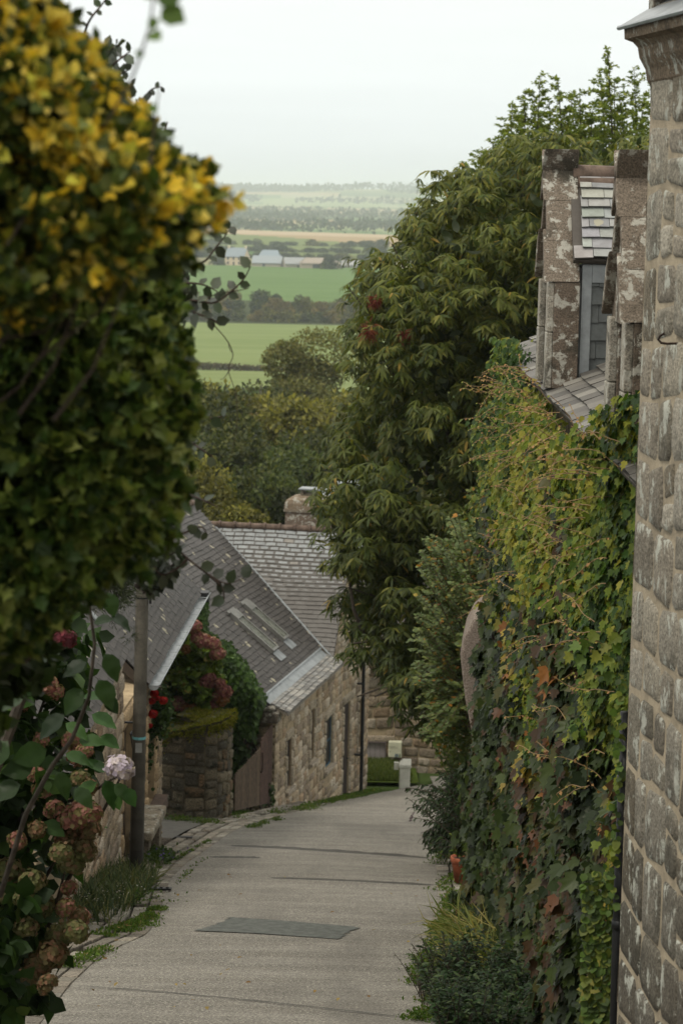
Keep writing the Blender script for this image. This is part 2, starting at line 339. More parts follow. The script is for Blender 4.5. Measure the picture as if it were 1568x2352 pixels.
# ------------------------------------------------------------------ masonry & slates
WARP = 1.
def masonry(mb, O, U, V, Nn, u0, u1, v0, v1, ch=(.14, .24), sw=(.18, .42), gap=.018, proud=.022, cols=None, openings=(), inside=None, quoin=None, wob=.25):
    O, U, V, Nn = [np.array(x, float) for x in (O, U, V, Nn)]
    v = v0
    while v < v1-.04:
        h = min(rnd.uniform(*ch), v1-v)
        if v1-(v+h) < ch[0]*.6: h = v1-v
        u = u0-rnd.uniform(0, .1)
        while u < u1-.03:
            wd = rnd.uniform(*sw)*(1.25 if rnd.random() < .15 else 1)
            a, b = max(u, u0), min(u+wd, u1); u += wd
            if u1-u < sw[0]*.5: b = u1; u = u1
            segs = [(a, b)]
            hh = h
            for (p, q, r_, s_) in openings:
                if v+h > r_ and v < s_:
                    segs = [x for (c_, d_) in segs for x in ((c_, min(d_, p)), (max(c_, q), d_)) if x[1]-x[0] > .05]
            for c_, d_ in segs:
                if d_-c_ < .05: continue
                cu, cv = (c_+d_)/2, v+hh/2
                if inside and not inside(cu, cv): continue
                parts = [(v, v+hh)]
                if hh > ch[1]*.8 and d_-c_ < .2 and rnd.random() < .4: m_ = v+hh*rnd.uniform(.4, .6); parts = [(v, m_), (m_, v+hh)]
                for (va, vb) in parts:
                    stone1(mb, O, U, V, Nn, c_, d_, va, vb, gap, proud, cols(rnd) if cols else (.3, .25, .2), wob)
        v += h
def stone1(mb, O, U, V, Nn, a, b, c, d, gap, proud, col, wob=.25):
    g = gap/2; a += g; b -= g; c += g; d -= g
    w_, h_ = b-a, d-c
    if w_ < .02 or h_ < .02: return
    r_ = min(w_, h_)*.13; J = lambda k=1.: rnd.uniform(-1, 1)*wob*gap*k
    ring = [(a+r_, c), (b-r_, c), (b, c+r_), (b, d-r_), (b-r_, d), (a+r_, d), (a, d-r_), (a, c+r_)]
    ring = [(x+J(), y+J()) for x, y in ring]
    pr = proud*rnd.uniform(.6, 1.4); cx, cy = (a+b)/2, (c+d)/2
    P = lambda x, y, z: O+U*x+V*(y+WARP*(.022*math.sin(x*2.3+y*1.1)+.013*math.sin(x*6.1+y*3)))+Nn*z
    ins = min(.014, r_*.9)
    vs = [P(x, y, -.004) for x, y in ring]
    vs += [P(x+(cx-x)*ins/(w_/2+1e-6), y+(cy-y)*ins/(h_/2+1e-6), pr*rnd.uniform(.75, 1.1)) for x, y in ring]
    vs += [P(cx+(x-cx)*.5, cy+(y-cy)*.5, pr*rnd.uniform(.7, 1.3)) for x, y in ring]+[P(cx, cy, pr*rnd.uniform(.6, 1.4))]
    fs = []
    for k in range(8):
        j = (k+1) % 8; fs += [(k, j, 8+j, 8+k), (8+k, 8+j, 16+j, 16+k), (16+k, 16+j, 24)]
    if np.dot(np.cross(U, V), Nn) < 0: fs = [f[::-1] for f in fs]
    mb.raw(vs, fs, col)
def wallbody(mb, O, U, V, Nn, u0, u1, v0, v1, thick, openings=(), reveal=.2, col=(1, 1, 1)):
    O, U, V, Nn = [np.array(x, float) for x in (O, U, V, Nn)]; P = lambda x, y, z=0: O+U*x+V*y+Nn*z
    us = sorted({u0, u1, *[o[0] for o in openings], *[o[1] for o in openings]}); vs = sorted({v0, v1, *[o[2] for o in openings], *[o[3] for o in openings]})
    for i in range(len(us)-1):
        for j in range(len(vs)-1):
            a, b, c, d = us[i], us[i+1], vs[j], vs[j+1]
            if any(o[0] <= a+1e-5 and o[1] >= b-1e-5 and o[2] <= c+1e-5 and o[3] >= d-1e-5 for o in openings): continue
            mb.face([P(a, c), P(b, c), P(b, d), P(a, d)], col)
    for (a, b, c, d) in openings:
        z = -reveal
        mb.face([P(a, c), P(a, d), P(a, d, z), P(a, c, z)], col); mb.face([P(b, c), P(b, c, z), P(b, d, z), P(b, d)], col)
        mb.face([P(a, d), P(b, d), P(b, d, z), P(a, d, z)], col); mb.face([P(a, c), P(a, c, z), P(b, c, z), P(b, c)], col)
        mb.face([P(a, c, z), P(a, d, z), P(b, d, z), P(b, c, z)], (.03, .03, .03))
    t = -thick
    mb.face([P(u0, v0), P(u0, v1), P(u0, v1, t), P(u0, v0, t)], col); mb.face([P(u1, v0), P(u1, v0, t), P(u1, v1, t), P(u1, v1)], col)
    mb.face([P(u0, v1), P(u1, v1), P(u1, v1, t), P(u0, v1, t)], col); mb.face([P(u0, v0, t), P(u0, v1, t), P(u1, v1, t), P(u1, v0, t)], col)
def slates(mb, O, U, Sv, Nn, ext, s0, s1, ex=.11, wd=.2, th=.009, cols=None, grime=lambda s: 0., gap=.004):
    O, U, Sv, Nn = [np.array(x, float) for x in (O, U, Sv, Nn)]; s = s0; row = 0
    while s < s1-.02:
        a0, a1 = ext(s+ex*.5); u = a0-(wd*.5 if row % 2 else 0)+rnd.uniform(-.02, .02)
        while u < a1:
            w_ = wd*rnd.uniform(.88, 1.1); a, b = max(u, a0)+gap/2, min(u+w_, a1)-gap/2; u += w_
            if b-a < .02: continue
            lift = th*rnd.uniform(.9, 1.9); dz = rnd.uniform(-.004, .004); sk = rnd.uniform(-.004, .004)
            P = lambda x, y, z: O+U*x+Sv*(y+.007*math.sin(x*3.1+y*.7)+.004*math.sin(x*9))+Nn*(z+.008*math.sin(x*1.3+y*2))
            lo, hi = s+sk, min(s+ex*1.35, s1+.03)
            A_, B_, C_, D_ = P(a, lo, lift+th+dz), P(b, lo+rnd.uniform(-.003, .003), lift+th), P(b, hi, .002), P(a, hi, .002)
            A2, B2 = P(a, lo, lift+dz-.004), P(b, lo, lift-.004); C2, D2 = P(b, hi, -.006), P(a, hi, -.006)
            c = cols(rnd, u, s) if cols else (.1, .1, .1); g = grime(s)
            uvs = [(0, 0), (1, 0), (1, 1.35), (0, 1.35)]
            mb.face([A_, B_, C_, D_], c, uvs, g); mb.face([A2, B2, B_, A_], tuple(x*.6 for x in c), [(0, 0)]*4, g)
            mb.face([A2, A_, D_, D2], tuple(x*.6 for x in c), [(0, 0)]*4, g); mb.face([B_, B2, C2, C_], tuple(x*.6 for x in c), [(0, 0)]*4, g)
        s += ex; row += 1

# ================================================================== THE SETTING
def field_col(x, y):
    s = lambda *a: lin(*a)
    if y < 40: return (.05, .045, .03)
    if y < 420: return (.05, .075, .025)
    if y < 560: return (.165, .20, .085)
    if y < 790: return (.16, .20, .082)
    if y < 930: return (.05, .06, .03)
    if y < 1290: return (.105, .165, .062)
    if y < 1420: return (.2, .19, .11)
    c = [(.14, .17, .07), (.3, .22, .13), (.1, .16, .06), (.33, .27, .16), (.22, .26, .12), (.09, .13, .06), (.28, .28, .17), (.13, .19, .08)]
    if 2080 < y < 2330: return (.38, .30, .21)
    if y < 2080: return c[int(abs(x+y*.37)/170) % 3]
    k = int(math.floor(y/330+math.sin(x*.004)*.8)); j = int(math.floor((x+900*math.sin(k*2.3))/(260+60*(k % 4))))
    return c[(k*5+j*3+(k*j) % 3) % 8]
rows = list(np.arange(-12, 60, 2.))+list(np.arange(60, 200, 8.))+list(np.arange(200, 800, 25.))+list(np.arange(800, 2400, 35))+list(np.arange(2400, 9000, 80))
gm = MB(); NX = 64; vs = []
for y in rows:
    Wd = 40+max(0, y)*.3
    for i in range(NX+1):
        t = (i/NX*2-1); x = Wd*t*(abs(t)**.3)
        z = zg(y)-(.08 if y < 58 else .02)
        if y > 150: z += (1-math.exp(-(y-150)/900))*(2.2*math.sin(x*.006+y*.0011)+1.5*math.sin(y*.004+x*.002))*min(1, y/2500)+(min(1, (y-6000)/1200)*(x*.0035+9*math.sin(x*.0022+1.2)+4*math.sin(x*.007)) if y > 6000 else 0)
        if y < 60: z += .25*max(0, min(1, (abs(x+.6)-4.0)/2))
        vs.append((x, y, z))
fs = []; cs = []
for j in range(len(rows)-1):
    for i in range(NX):
        a = j*(NX+1)+i; fs.append((a, a+1, a+NX+2, a+NX+1)); q = vs[a]; cs.append(field_col(q[0]+5, q[1]+(vs[a+NX+1][1]-q[1])/2+q[0]*.06))
gm.raw(vs, fs); gm.c = cs
def terr_mat():
    m, n, b, o = mat('fields'); co_ = objco(n); t = tint(n)
    c = mixc(n, rng_(n, noise(n, objco(n, (.006, .03, 1)), 3, 5, .6), .35, .7, 0, .8), t, mixc(n, 1., t, (.66, .76, .62), 'MULTIPLY'))
    wv = node(n, 'ShaderNodeTexWave'); wv.inputs['Scale'].default_value = .05; wv.inputs['Distortion'].default_value = 3.; wv.inputs['Detail'].default_value = 3; mw2 = node(n, 'ShaderNodeMapping'); mw2.inputs['Rotation'].default_value = (0, 0, 1.35); n.links.new(co_, mw2.inputs[0]); n.links.new(mw2.outputs[0], wv.inputs['Vector']); c = mixc(n, mth(n, 'MULTIPLY', wv.outputs['Fac'], .22), c, mixc(n, 1., t, (1.35, 1.2, 1.2), 'MULTIPLY'))
    c = mixc(n, rng_(n, noise(n, objco(n, (.25, .6, 1)), 1, 5, .6), .4, .7, 0, .3), c, mixc(n, 1., t, (1.25, 1.15, 1.1), 'MULTIPLY'))
    n.links.new(c, b.inputs['Base Color']); b.inputs['Roughness'].default_value = 1; b.inputs['Specular IOR Level'].default_value = 0; return m
M['terrain'] = terr_mat()
g_ = gm.build('ground', M['terrain'], None, True); tag(g_, kind='structure')

# road edges traced on the ground (world points)
LE = [G(*p) for p in ((-60, 2600), (60, 2400), (100, 2352), (165, 2265), (240, 2195), (340, 2150), (370, 2110), (380, 2060), (395, 2020), (430, 1985), (480, 1950), (530, 1915), (575, 1893), (640, 1877), (720, 1857), (800, 1838), (865, 1826), (915, 1815), (960, 1806), (1000, 1802))]
RE = [G(*p) for p in ((1060, 2600), (1010, 2400), (1000, 2352), (960, 2280), (962, 2200), (985, 2130), (995, 2090), (1003, 2040), (1000, 2000), (990, 1960), (990, 1930), (1000, 1900), (1025, 1870), (1070, 1840), (1130, 1825), (1200, 1812))]
def edgex(E_, y):
    ys = [p[1] for p in E_]; xs = [p[0] for p in E_]; return float(np.interp(y, ys, xs))
rm = MB(); ys = list(np.arange(-6, 54.6, .35)); prev = None
for y in ys:
    a = edgex(LE, y) if y > LE[0][1] else LE[0][0]+(y-LE[0][1])*-.02; b = edgex(RE, y) if y > RE[0][1] else RE[0][0]
    a += .03*math.sin(y*2.1)+.02*math.sin(y*5.3); b += .035*math.sin(y*1.7)+.02*math.sin(y*4.9)
    if y > 53.5: b = 6.5
    a -= .07; b += .07; n_ = 10; row = [(a+(b-a)*k/n_, y, zg(y)+.012+.016*math.sin(math.pi*k/n_)+.002*math.sin(y*.9+k)) for k in range(n_+1)]
    if prev:
        for k in range(n_): rm.face([prev[k], prev[k+1], row[k+1], row[k]])
    prev = row
def roadz(x, y):
    a, b = edgex(LE, y), edgex(RE, y); t = min(1, max(0, (x-a)/(b-a+1e-6))); return zg(y)+.012+.016*math.sin(math.pi*t)
o_ = rm.build('road', M['asphalt'], None, True); tag(o_, kind='structure')
# cross lane going right at the bottom of the street
cl = MB(); 
for k in range(12):
    x0 = 2.2+k*1.2; cl.face([(x0, 52.2, zg(52.2)+.03), (x0+1.2, 52.2, zg(52.2)+.03), (x0+1.2, 55.6, zg(55.6)+.03), (x0, 55.6, zg(55.6)+.03)])
o_ = cl.build('lane', M['asphalt']); tag(o_, kind='structure')
# repair patch
def sheet(name, pts, m_, up=.009, n=40):
    mb = MB(); P = [G(*p) for p in pts]; c = sum(P)/len(P); 
    # rows between y min/max clipped polygon -> fan in small strips
    poly = [(p[0], p[1]) for p in P]; y0, y1 = min(p[1] for p in poly), max(p[1] for p in poly)
    def xs_at(y):
        r = []
        for i in range(len(poly)):
            (xa, ya), (xb, yb) = poly[i], poly[(i+1) % len(poly)]
            if (ya <= y < yb) or (yb <= y < ya): r.append(xa+(y-ya)/(yb-ya)*(xb-xa))
        return (min(r), max(r)) if r else None
    prev = None
    for k in range(n+1):
        y = y0+(y1-y0)*(k+.02)/(n+.04); e_ = xs_at(y)
        if not e_: continue
        e_ = (e_[0]+rnd.uniform(-.04, .04), e_[1]+rnd.uniform(-.04, .04))
        row = [(e_[0]+(e_[1]-e_[0])*j/8, y, roadz(e_[0]+(e_[1]-e_[0])*j/8, y)+up) for j in range(9)]
        if prev:
            for j in range(8): mb.face([prev[j], prev[j+1], row[j+1], row[j]])
        prev = row
    o = mb.build(name, m_); return tag(o, kind='structure')
sheet('road_patch', [(449, 2144), (600, 2152), (782, 2165), (797, 2150), (826, 2136), (700, 2126), (532, 2113), (500, 2128)], M['patch'])
sheet('road_patch_far', [(1040, 1828), (1100, 1830), (1140, 1822), (1060, 1816)], M['patch'])
def strip(name, a, b, wd, m_, up=.010, wob=.02):
    mb = MB(); A, B = G(*a), G(*b); prev = None
    for k in range(41):
        t = k/40; x = A[0]+(B[0]-A[0])*t; y = A[1]+(B[1]-A[1])*t+wob*.5*math.sin(t*5)+wob*.15*math.sin(t*47); h = wd*(.8+.15*math.sin(t*23+1)+.12*math.sin(t*61))*min(1, 6*t+.2, 6*(1-t)+.2)
        r_ = [(x, y-h/2, roadz(x, y)+up), (x, y+h/2, roadz(x, y)+up)]
        if prev: mb.face([prev[0], r_[0], r_[1], prev[1]])
        prev = r_
    return tag(mb.build(name, m_), kind='structure')
strip('road_joint', (530, 1946), (985, 1974), .20, M['tar']); strip('road_joint_worn', (620, 2022), (1000, 2036), .10, M['tar'])
strip('road_crack', (180, 2270), (960, 2345), .025, M['tar'], wob=.05); strip('road_crack_short', (480, 1972), (600, 1975), .12, M['tar'])
# rows of setts beside the road
def setts(name, E_, side, y0, y1, ncourse, cw, ln, shade):
    mb = MB()
    for k in range(ncourse):
        y = y0+rnd.uniform(0, .2)
        while y < y1:
            l_ = rnd.uniform(*ln)*(1+.25*(k % 2)); ya, yb = y+.008, y+l_-.008; y += l_
            if rnd.random() < .04: continue
            w0 = k*cw+.01; w1 = (k+1)*cw-.012
            q = []
            for yy, ww in ((ya, w0), (ya, w1), (yb, w1), (yb, w0)):
                x = edgex(E_, yy)+side*ww; q.append(np.array([x, yy, zg(yy)+.008+.03*(k/ncourse)-.012*(k == 1)+rnd.uniform(-.005, .005)]))
            if side < 0: q = [q[1], q[0], q[3], q[2]]
            kc = rnd.uniform(.7, 1.2)*shade(ya); c = tuple(v*kc for v in rnd.choice([(.27, .245, .2), (.24, .21, .17), (.3, .28, .235), (.2, .18, .15)]))
            cen = sum(q)/4; top = [p+(cen-p)*.07+np.array([0, 0, .016]) for p in q]; bot = [p-np.array([0, 0, .05]) for p in q]
            mb.raw(top+q+bot, [(0, 1, 2, 3)]+[(4+i, 4+(i+1) % 4, (i+1) % 4, i) for i in range(4)]+[(8+i, 8+(i+1) % 4, 4+(i+1) % 4, 4+i) for i in range(4)], c)
    return tag(mb.build(name, M['cobble'], None), kind='structure')
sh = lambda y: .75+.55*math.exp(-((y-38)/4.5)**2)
setts('kerb_setts_left', LE, -1, 14, 46, 4, .165, (.2, .42), sh)
setts('kerb_setts_right', RE, 1, 14, 33, 2, .19, (.18, .36), lambda y: .85)
# slanting paved strip by the houses
pv = MB(); y = 21.5
while y < 35.6:
    l_ = rnd.uniform(.09, .15); x0 = edgex(LE, y)-.70; x = x0; xe = -2.85 if y > 24 else x0-.7
    while x > xe:
        w_ = rnd.uniform(.18, .34); a, b = max(x-w_+.01, xe), x-.008; x -= w_
        z = zg(y)+.045+rnd.uniform(-.005, .006)+.03*(x0-x)
        kc = rnd.uniform(.65, 1.15); c = tuple(v*kc for v in rnd.choice([(.2, .17, .135), (.17, .145, .12), (.23, .2, .16)]))
        if b-a > .03: pv.box((a, y+.008, z-.08), (b-a, -.03, 0), (0, l_-.016, -(l_)*.195), (0, 0, .08), c)
    y += l_
tag(pv.build('pavement', M['cobble']), kind='structure')
# driveway apron
dv = MB()
for k in range(10):
    y = 35.7+k*.5; xr = edgex(LE, y)-.72; xl = -4.6
    y2 = y+.5; xr2 = edgex(LE, y2)-.72
    dv.face([(xl, y, zg(y)+.05), (xr, y, zg(y)+.03), (xr2, y2, zg(y2)+.03), (xl, y2, zg(y2)+.05)])
tag(dv.build('driveway', plain('old tarmac', (.16, .15, .13), .85, var=.35, sc=7, bmp=.3)), kind='structure')

# ================================================================== ROOF / HOUSE builders
def gold(r):
    c = r.choice([(.31, .235, .145), (.26, .21, .15), (.22, .18, .13), (.34, .27, .18), (.19, .15, .11)]); k = r.uniform(.8, 1.15); return tuple(v*k for v in c)
def rubble(r):
    c = r.choice([(.36, .29, .20), (.30, .245, .18), (.42, .34, .245), (.25, .20, .15), (.34, .25, .165), (.44, .38, .30)]); k = r.uniform(.78, 1.12); return tuple(v*k for v in c)
def darkst(r):
    c = r.choice([(.15, .125, .085), (.11, .095, .07), (.19, .16, .11), (.09, .08, .06), (.16, .11, .065)]); k = r.uniform(.75, 1.15); return tuple(v*k for v in c)
def granite(r):
    c = r.choice([(.23, .205, .165), (.28, .255, .205), (.185, .16, .12), (.31, .285, .235), (.22, .2, .16)]); k = r.uniform(.8, 1.15); return tuple(v*k for v in c)
def brown(r, u=0, s=0):
    k = r.uniform(.8, 1.2); return (.054*k, .049*k, .046*k)
def greys(r, u=0, s=0):
    k = r.uniform(.86, 1.12); return (.235*k, .255*k, .262*k) if r.random() > .04 else (.2*k, .19*k, .17*k)
def lead(r, u=0, s=0):
    k = r.uniform(.75, 1.2); return r.choice([(.21*k, .21*k, .2*k), (.27*k, .26*k, .235*k), (.17*k, .165*k, .155*k)])
def old(r, u=0, s=0):
    k = r.uniform(.7, 1.3); k *= .8; return r.choice([(.15*k, .14*k, .122*k), (.105*k, .098*k, .086*k), (.21*k, .2*k, .175*k), (.13*k, .12*k, .106*k)])
UP = np.array([0, 0, 1.])

# ---------------------------------------------------------------- long house at the bottom of the street
A = np.array([-1.16, 44.6, 0.]); U = nrm(np.array([.199, .98, 0])); Nv = np.array([-U[1], U[0], 0]); OUT = -Nv
LH = empty('long_stone_house', (A[0], A[1], -11.5), 'long low granite house with grey slate wing, two skylights and chimney beyond the wooden gate', 'house')
ops = [(1.0, 1.42, -11.37, -10.38), (3.12, 3.5, -11.3, -10.25), (4.6, 5.35, -11.8, -10.75), (6.45, 7.2, -13.1, -10.82), (8.15, 8.5, -12.15, -11.05)]
wb = MB(); wallbody(wb, A, U, UP, OUT, 0, 9.3, -14.2, -9.62, .5, ops, .06)
# gable triangle of the wing
ap = (7.0, -7.2); P = lambda u, z, o=0: A+U*u+UP*z+OUT*o
wb.face([P(5.0, -9.62), P(9.3, -9.62), P(9.15, -9.6), P(7.0, -7.18), P(5.1, -9.45)])
wb.face([P(0, -14.2), P(0, -9.62), A+Nv*6+UP*-9.62, A+Nv*6+UP*-14.2]); wb.face([P(0, -9.62), A+Nv*3.8+UP*-6.6, A+Nv*6+UP*-9.62])
wb.face([P(9.3, -14.2), A+U*9.3+Nv*4+UP*-14.2, A+U*9.3+Nv*4+UP*-9.62, P(9.3, -9.62)])
hb = wb.build('wall', M['mortar_house'], LH)
inside_lh = lambda u, v: v < -9.68 or (5.15 < u < 9.2 and v < -7.25-abs(u-7.0)*1.17)
ms = MB(); masonry(ms, A, U, UP, OUT, 0, 9.3, -13.7, -7.2, (.13, .24), (.16, .42), .022, .024, rubble, [(a-.13, b+.13, c-.16, d+.2) for a, b, c, d in ops], lambda u, v: inside_lh(u, v))
# dressed surrounds
def surround(mb, A_, U_, OUT_, o, jw=.13, lh=.2, sh_=.14, c0=(.34, .29, .22), proud=.035):
    a, b, c, d = o
    v = c
    while v < d-.01:
        h = min(rnd.uniform(.22, .38), d-v)
        if d-v-h < .1: h = d-v
        stone1(mb, A_, U_, UP, OUT_, a-jw*rnd.uniform(.95, 1.25), a, v, v+h, .012, proud, sc_(c0, .75, 1.1), .1)
        stone1(mb, A_, U_, UP, OUT_, b, b+jw*rnd.uniform(.95, 1.25), v, v+h, .012, proud, sc_(c0, .75, 1.1), .1); v += h
    stone1(mb, A_, U_, UP, OUT_, a-jw, b+jw, d, d+lh, .012, proud, sc_(c0, .8, 1.1), .1)
    stone1(mb, A_, U_, UP, OUT_, a-jw, b+jw, c-sh_, c, .012, proud*1.3, sc_(c0, .9, 1.15), .1)
for o in ops: surround(ms, A, U, OUT, o)
ms.build('stonework', M['stone_house'], hb, True)
# rubble on the near gable too
mg = MB(); masonry(mg, A, Nv, UP, -U, 0, 3.2, -12, -9.0, (.13, .24), (.16, .42), .022, .024, rubble, (), lambda u, v: v < -9.62+u*.7); mg.build('gable_stonework', M['stone_moss'], hb, True)
for i, o in enumerate(ops):
    a, b, c, d = o
    if i == 3:
        q = MB(); q.box(P(a, c, -.055), U*(b-a), OUT*.02, UP*(d-c), (.04, .03, .025))
        for k in range(1, 4): q.box(P(a+(b-a)*k/4-.006, c, -.034), U*.012, OUT*.004, UP*(d-c), (.03, .02, .015))
        dd = q.build('door', M['wood'], LH); h_ = MB(); h_.tube([P(b-.1, c+1.0, -.04), P(b-.1, c+1.0, .01), P(b-.16, c+1.0, .01)], .01); h_.build('handle', M['darkmetal'], dd)
    else:
        q = MB(); q.box(P(a, c, -.055), U*(b-a), OUT*.012, UP*(d-c)); wn = q.build('window', M['glass'], LH)
        f_ = MB(); col = (.05, .12, .17) if i == 2 else (.12, .09, .07); t_ = .035
        for (x, y_, w_, h2) in ((a, c, t_, d-c), (b-t_, c, t_, d-c), (a+t_, c, b-a-2*t_, t_), (a+t_, d-t_, b-a-2*t_, t_), (a+t_, (c+d)/2, b-a-2*t_, .025)):
            f_.box(P(x, y_, -.042), U*w_, OUT*(.012), UP*h2, col)
        f_.build('frame', M['paint'], wn)
        s_ = MB(); s_.box(P(a-.12, c-.06, -.04), U*(b-a+.24), OUT*.13, UP*.055, (.36, .31, .25)); s_.build('sill', M['dressed'], wn)
# main roof
TP = .80; SL = nrm(Nv+UP*TP); RN = nrm(np.cross(U, SL)); RN = RN if RN[2] > 0 else -RN
E0 = A+UP*-9.52+OUT*.02; cs_ = math.cos(math.atan(TP))
def main_ext(s):
    v = s*cs_; return (-.28, min(5.0+v*.6, 7.4))
rf = MB(); rl = 4.6
rf.face([E0-U*.28-RN*.02, E0+U*5.0-RN*.02, E0+U*(5.0+rl*cs_*.6)+SL*rl-RN*.02, E0-U*.28+SL*rl-RN*.02], (.05, .045, .04))
rf.face([E0-U*.28-RN*.02, E0-U*.28+SL*rl-RN*.02, E0-U*.28+SL*rl-RN*.12, E0-U*.28-RN*.12], (.05, .045, .04))
slates(rf, E0, U, SL, RN, main_ext, .30, rl, .115, .2, .008, brown)
mr_ = rf.build('main_roof', M['slate_brown'], LH)
z_ = MB(); z_.box(E0+SL*.12+RN*.012-U*.2, U*5.15, SL*.22, RN*.014); z_.box(E0+SL*.30+RN*.02-U*.2, U*5.15, SL*.035, RN*.03); z_.build('zinc_strip', M['zinc'], mr_)
# flared band of slates at the eaves
TB = .42; SB = nrm(Nv+UP*TB); BN = nrm(np.cross(U, SB)); BN = BN if BN[2] > 0 else -BN; EB = E0+SL*.16-SB*.42
bf = MB(); bf.face([EB-U*.15, EB+U*5.0, EB+U*5.0+SB*.42, EB-U*.15+SB*.42], (.2, .2, .2)); slates(bf, EB, U, SB, BN, lambda s: (-.15, 5.0), 0, .40, .10, .17, .01, lead)
bf.box(EB-U*.15-UP*.06, U*5.15, SB*.4, UP*.04, (.2, .18, .15)); bf.build('eaves_band', M['slate_old'], mr_)
# wing roof: near slope. eaves line from valley foot inwards, ridge runs back from the street
TW = (9.45-7.12)/1.92
SW = nrm(U+UP*TW); WN = nrm(np.cross(Nv, SW)); WN = WN if WN[2] > 0 else -WN; EW = A+U*5.03+UP*-9.47
cw = math.cos(math.atan(TW)); lw = 1.95/cw
wext = lambda s: (max(-.05, -.05), 0)
def wing_ext(s):
    k = s/lw; return (-.06, 3.05*k)
wr = MB(); wr.face([EW-WN*.02, EW+SW*lw+Nv*3.1-WN*.02, EW+SW*lw-Nv*.06-WN*.02, EW-Nv*.06-WN*.02], (.1, .1, .1))
slates(wr, EW, Nv, SW, WN, wing_ext, 0, lw, .108, .235, .009, greys, lambda s: min(1, max(0, 1.05-s/lw*1.25))**.8, .005)
far = EW+SW*lw; wr.face([far-Nv*.06, far+Nv*3.1, far+Nv*3.1+U*2.2-UP*2.5, far-Nv*.06+U*2.2-UP*2.5], (.12, .12, .12))
wg = wr.build('wing_roof', M['slate_grey'], LH)
rt = MB(); k = 0; u_ = -.12
while u_ < 3.15:
    p0 = far+Nv*u_+UP*.015; p1 = far+Nv*(u_+.34)+UP*.015
    rt.tube([p0, p1], [.075, .07], 12, (1, 1, 1)); rt.tube([p0+UP*.006, p0+Nv*.045+UP*.006], [.09, .088], 12); u_ += .335
rt.build('ridge_tiles', M['ridge'], wg, True)
vl = MB(); vpts = [EW+WN*.02+SW*(lw*t)+Nv*(3.05*t) for t in np.linspace(-.02, 1, 12)]; vl.tube(vpts, .022, 6); vl.build('valley_flashing', M['zinc'], wg)
# upper main roof ridge
mrdg = MB(); u_ = -.25
while u_ < 7: mrdg.tube([E0+SL*rl+U*u_, E0+SL*rl+U*(u_+.34)], [.08, .075], 10); u_ += .335
mrdg.build('ridge_tiles', M['ridge'], mr_, True)
# coping / kneeler stone at eaves corner
kn = MB(); kb = A+UP*-9.78-U*.3
kn.box(kb+OUT*.12, U*.34, Nv*.62, UP*.22, (.13, .11, .09)); kn.box(kb+OUT*.04+UP*.222, U*.32, Nv*.4, UP*.1, (.2, .18, .15)); 
kk = kn.build('kneeler_stone', M['granite'], hb)
bv = kk.modifiers.new('b', 'BEVEL'); bv.width = .05; bv.segments = 3
# skylights
for (ua, ub, va, vb) in ((2.40, 2.86, .68, 1.56), (3.52, 3.98, .72, 1.56)):
    sa, sb = va/cs_, vb/cs_+.02; Q = lambda u, s, h=0: E0+U*u+SL*s+RN*h
    k_ = MB(); t_ = .05
    k_.box(Q(ua, sa, .01), U*(ub-ua), SL*t_, RN*.075, (.5, .5, .5)); k_.box(Q(ua, sb-.2, .01), U*(ub-ua), SL*.2, RN*.085)
    k_.box(Q(ua, sa+t_, .01), U*.045, SL*(sb-sa-.2-t_), RN*.075); k_.box(Q(ub-.045, sa+t_, .01), U*.045, SL*(sb-sa-.2-t_), RN*.075)
    k_.box(Q(ua-.03, sb+.003, .01), U*(ub-ua+.06), SL*.07, RN*.06)
    sk = k_.build('skylight', plain('grey aluminium', (.25, .25, .235), .4, .5, .3, 8), mr_)
    g2_ = MB(); g2_.box(Q(ua+.045, sa+t_, .03), U*(ub-ua-.09), SL*(sb-sa-.2-t_), RN*.03); g2_.build('pane', M['skyglass'], sk)
    a_ = MB(); a_.box(Q(ua+.02, sa-.24, .016), U*(ub-ua), SL*.23, RN*.008); a_.build('apron', M['zinc'], sk)
# chimney
ch0 = far+Nv*1.05+U*.35; chm = MB()
cb = empty('c', (0, 0, 0)); bpy.data.objects.remove(cb)
cpt = lambda a, b, z: ch0+Nv*a+U*b+UP*z
chm.box(cpt(-.5, 0, -.9), Nv*1.0, U*.6, UP*1.22, (.17, .13, .10)); chm.box(cpt(-.53, -.03, .32), Nv*1.06, U*.66, UP*.05, (.2, .17, .13))
ring = lambda s_, z: [cpt(-.52*s_, .3-.32*s_, z), cpt(.52*s_, .3-.32*s_, z), cpt(.52*s_, .3+.32*s_, z), cpt(-.52*s_, .3+.32*s_, z)]
prof = [(1.0, .372), (.99, .5), (.93, .58), (.75, .64), (.4, .68)]
for (s1, z1), (s2, z2) in zip(prof, prof[1:]):
    a, b = ring(s1, z1), ring(s2, z2)
    for i in range(4): chm.face([a[i], a[(i+1) % 4], b[(i+1) % 4], b[i]], (.22, .17, .12))
chm.face(ring(.4, .68), (.2, .18, .12))
chn = chm.build('chimney', M['granite'], LH); 
q = MB()
for sx_ in (-.2, .14): q.box(cpt(sx_, .15, .66), Nv*.06, U*.3, UP*.13, (.24, .2, .15))
q.box(cpt(-.17, .2, .66), Nv*.32, U*.2, UP*.06, (.24, .2, .15)); q.build('pot', M['granite'], chn)
q = MB(); q.box(cpt(-.24, .08, .80), Nv*.48, U*.44, UP*.028); q.build('cap', M['zinc'], chn)
# wing downpipe & lamp
dp = MB(); dp.tube([P(7.85, -9.9, .16), P(7.85, -13.35, .16)], .038, 8)
for z in (-10.6, -12.2): dp.box(P(7.79, z, .0), U*.12, OUT*.16, UP*.03)
dp.build('downpipe', M['darkmetal'], LH)
wl = MB(); wl.box(P(6.9, -8.2, .0), U*.16, OUT*.22, UP*.3); wl.build('wall_box', M['darkmetal'], LH)

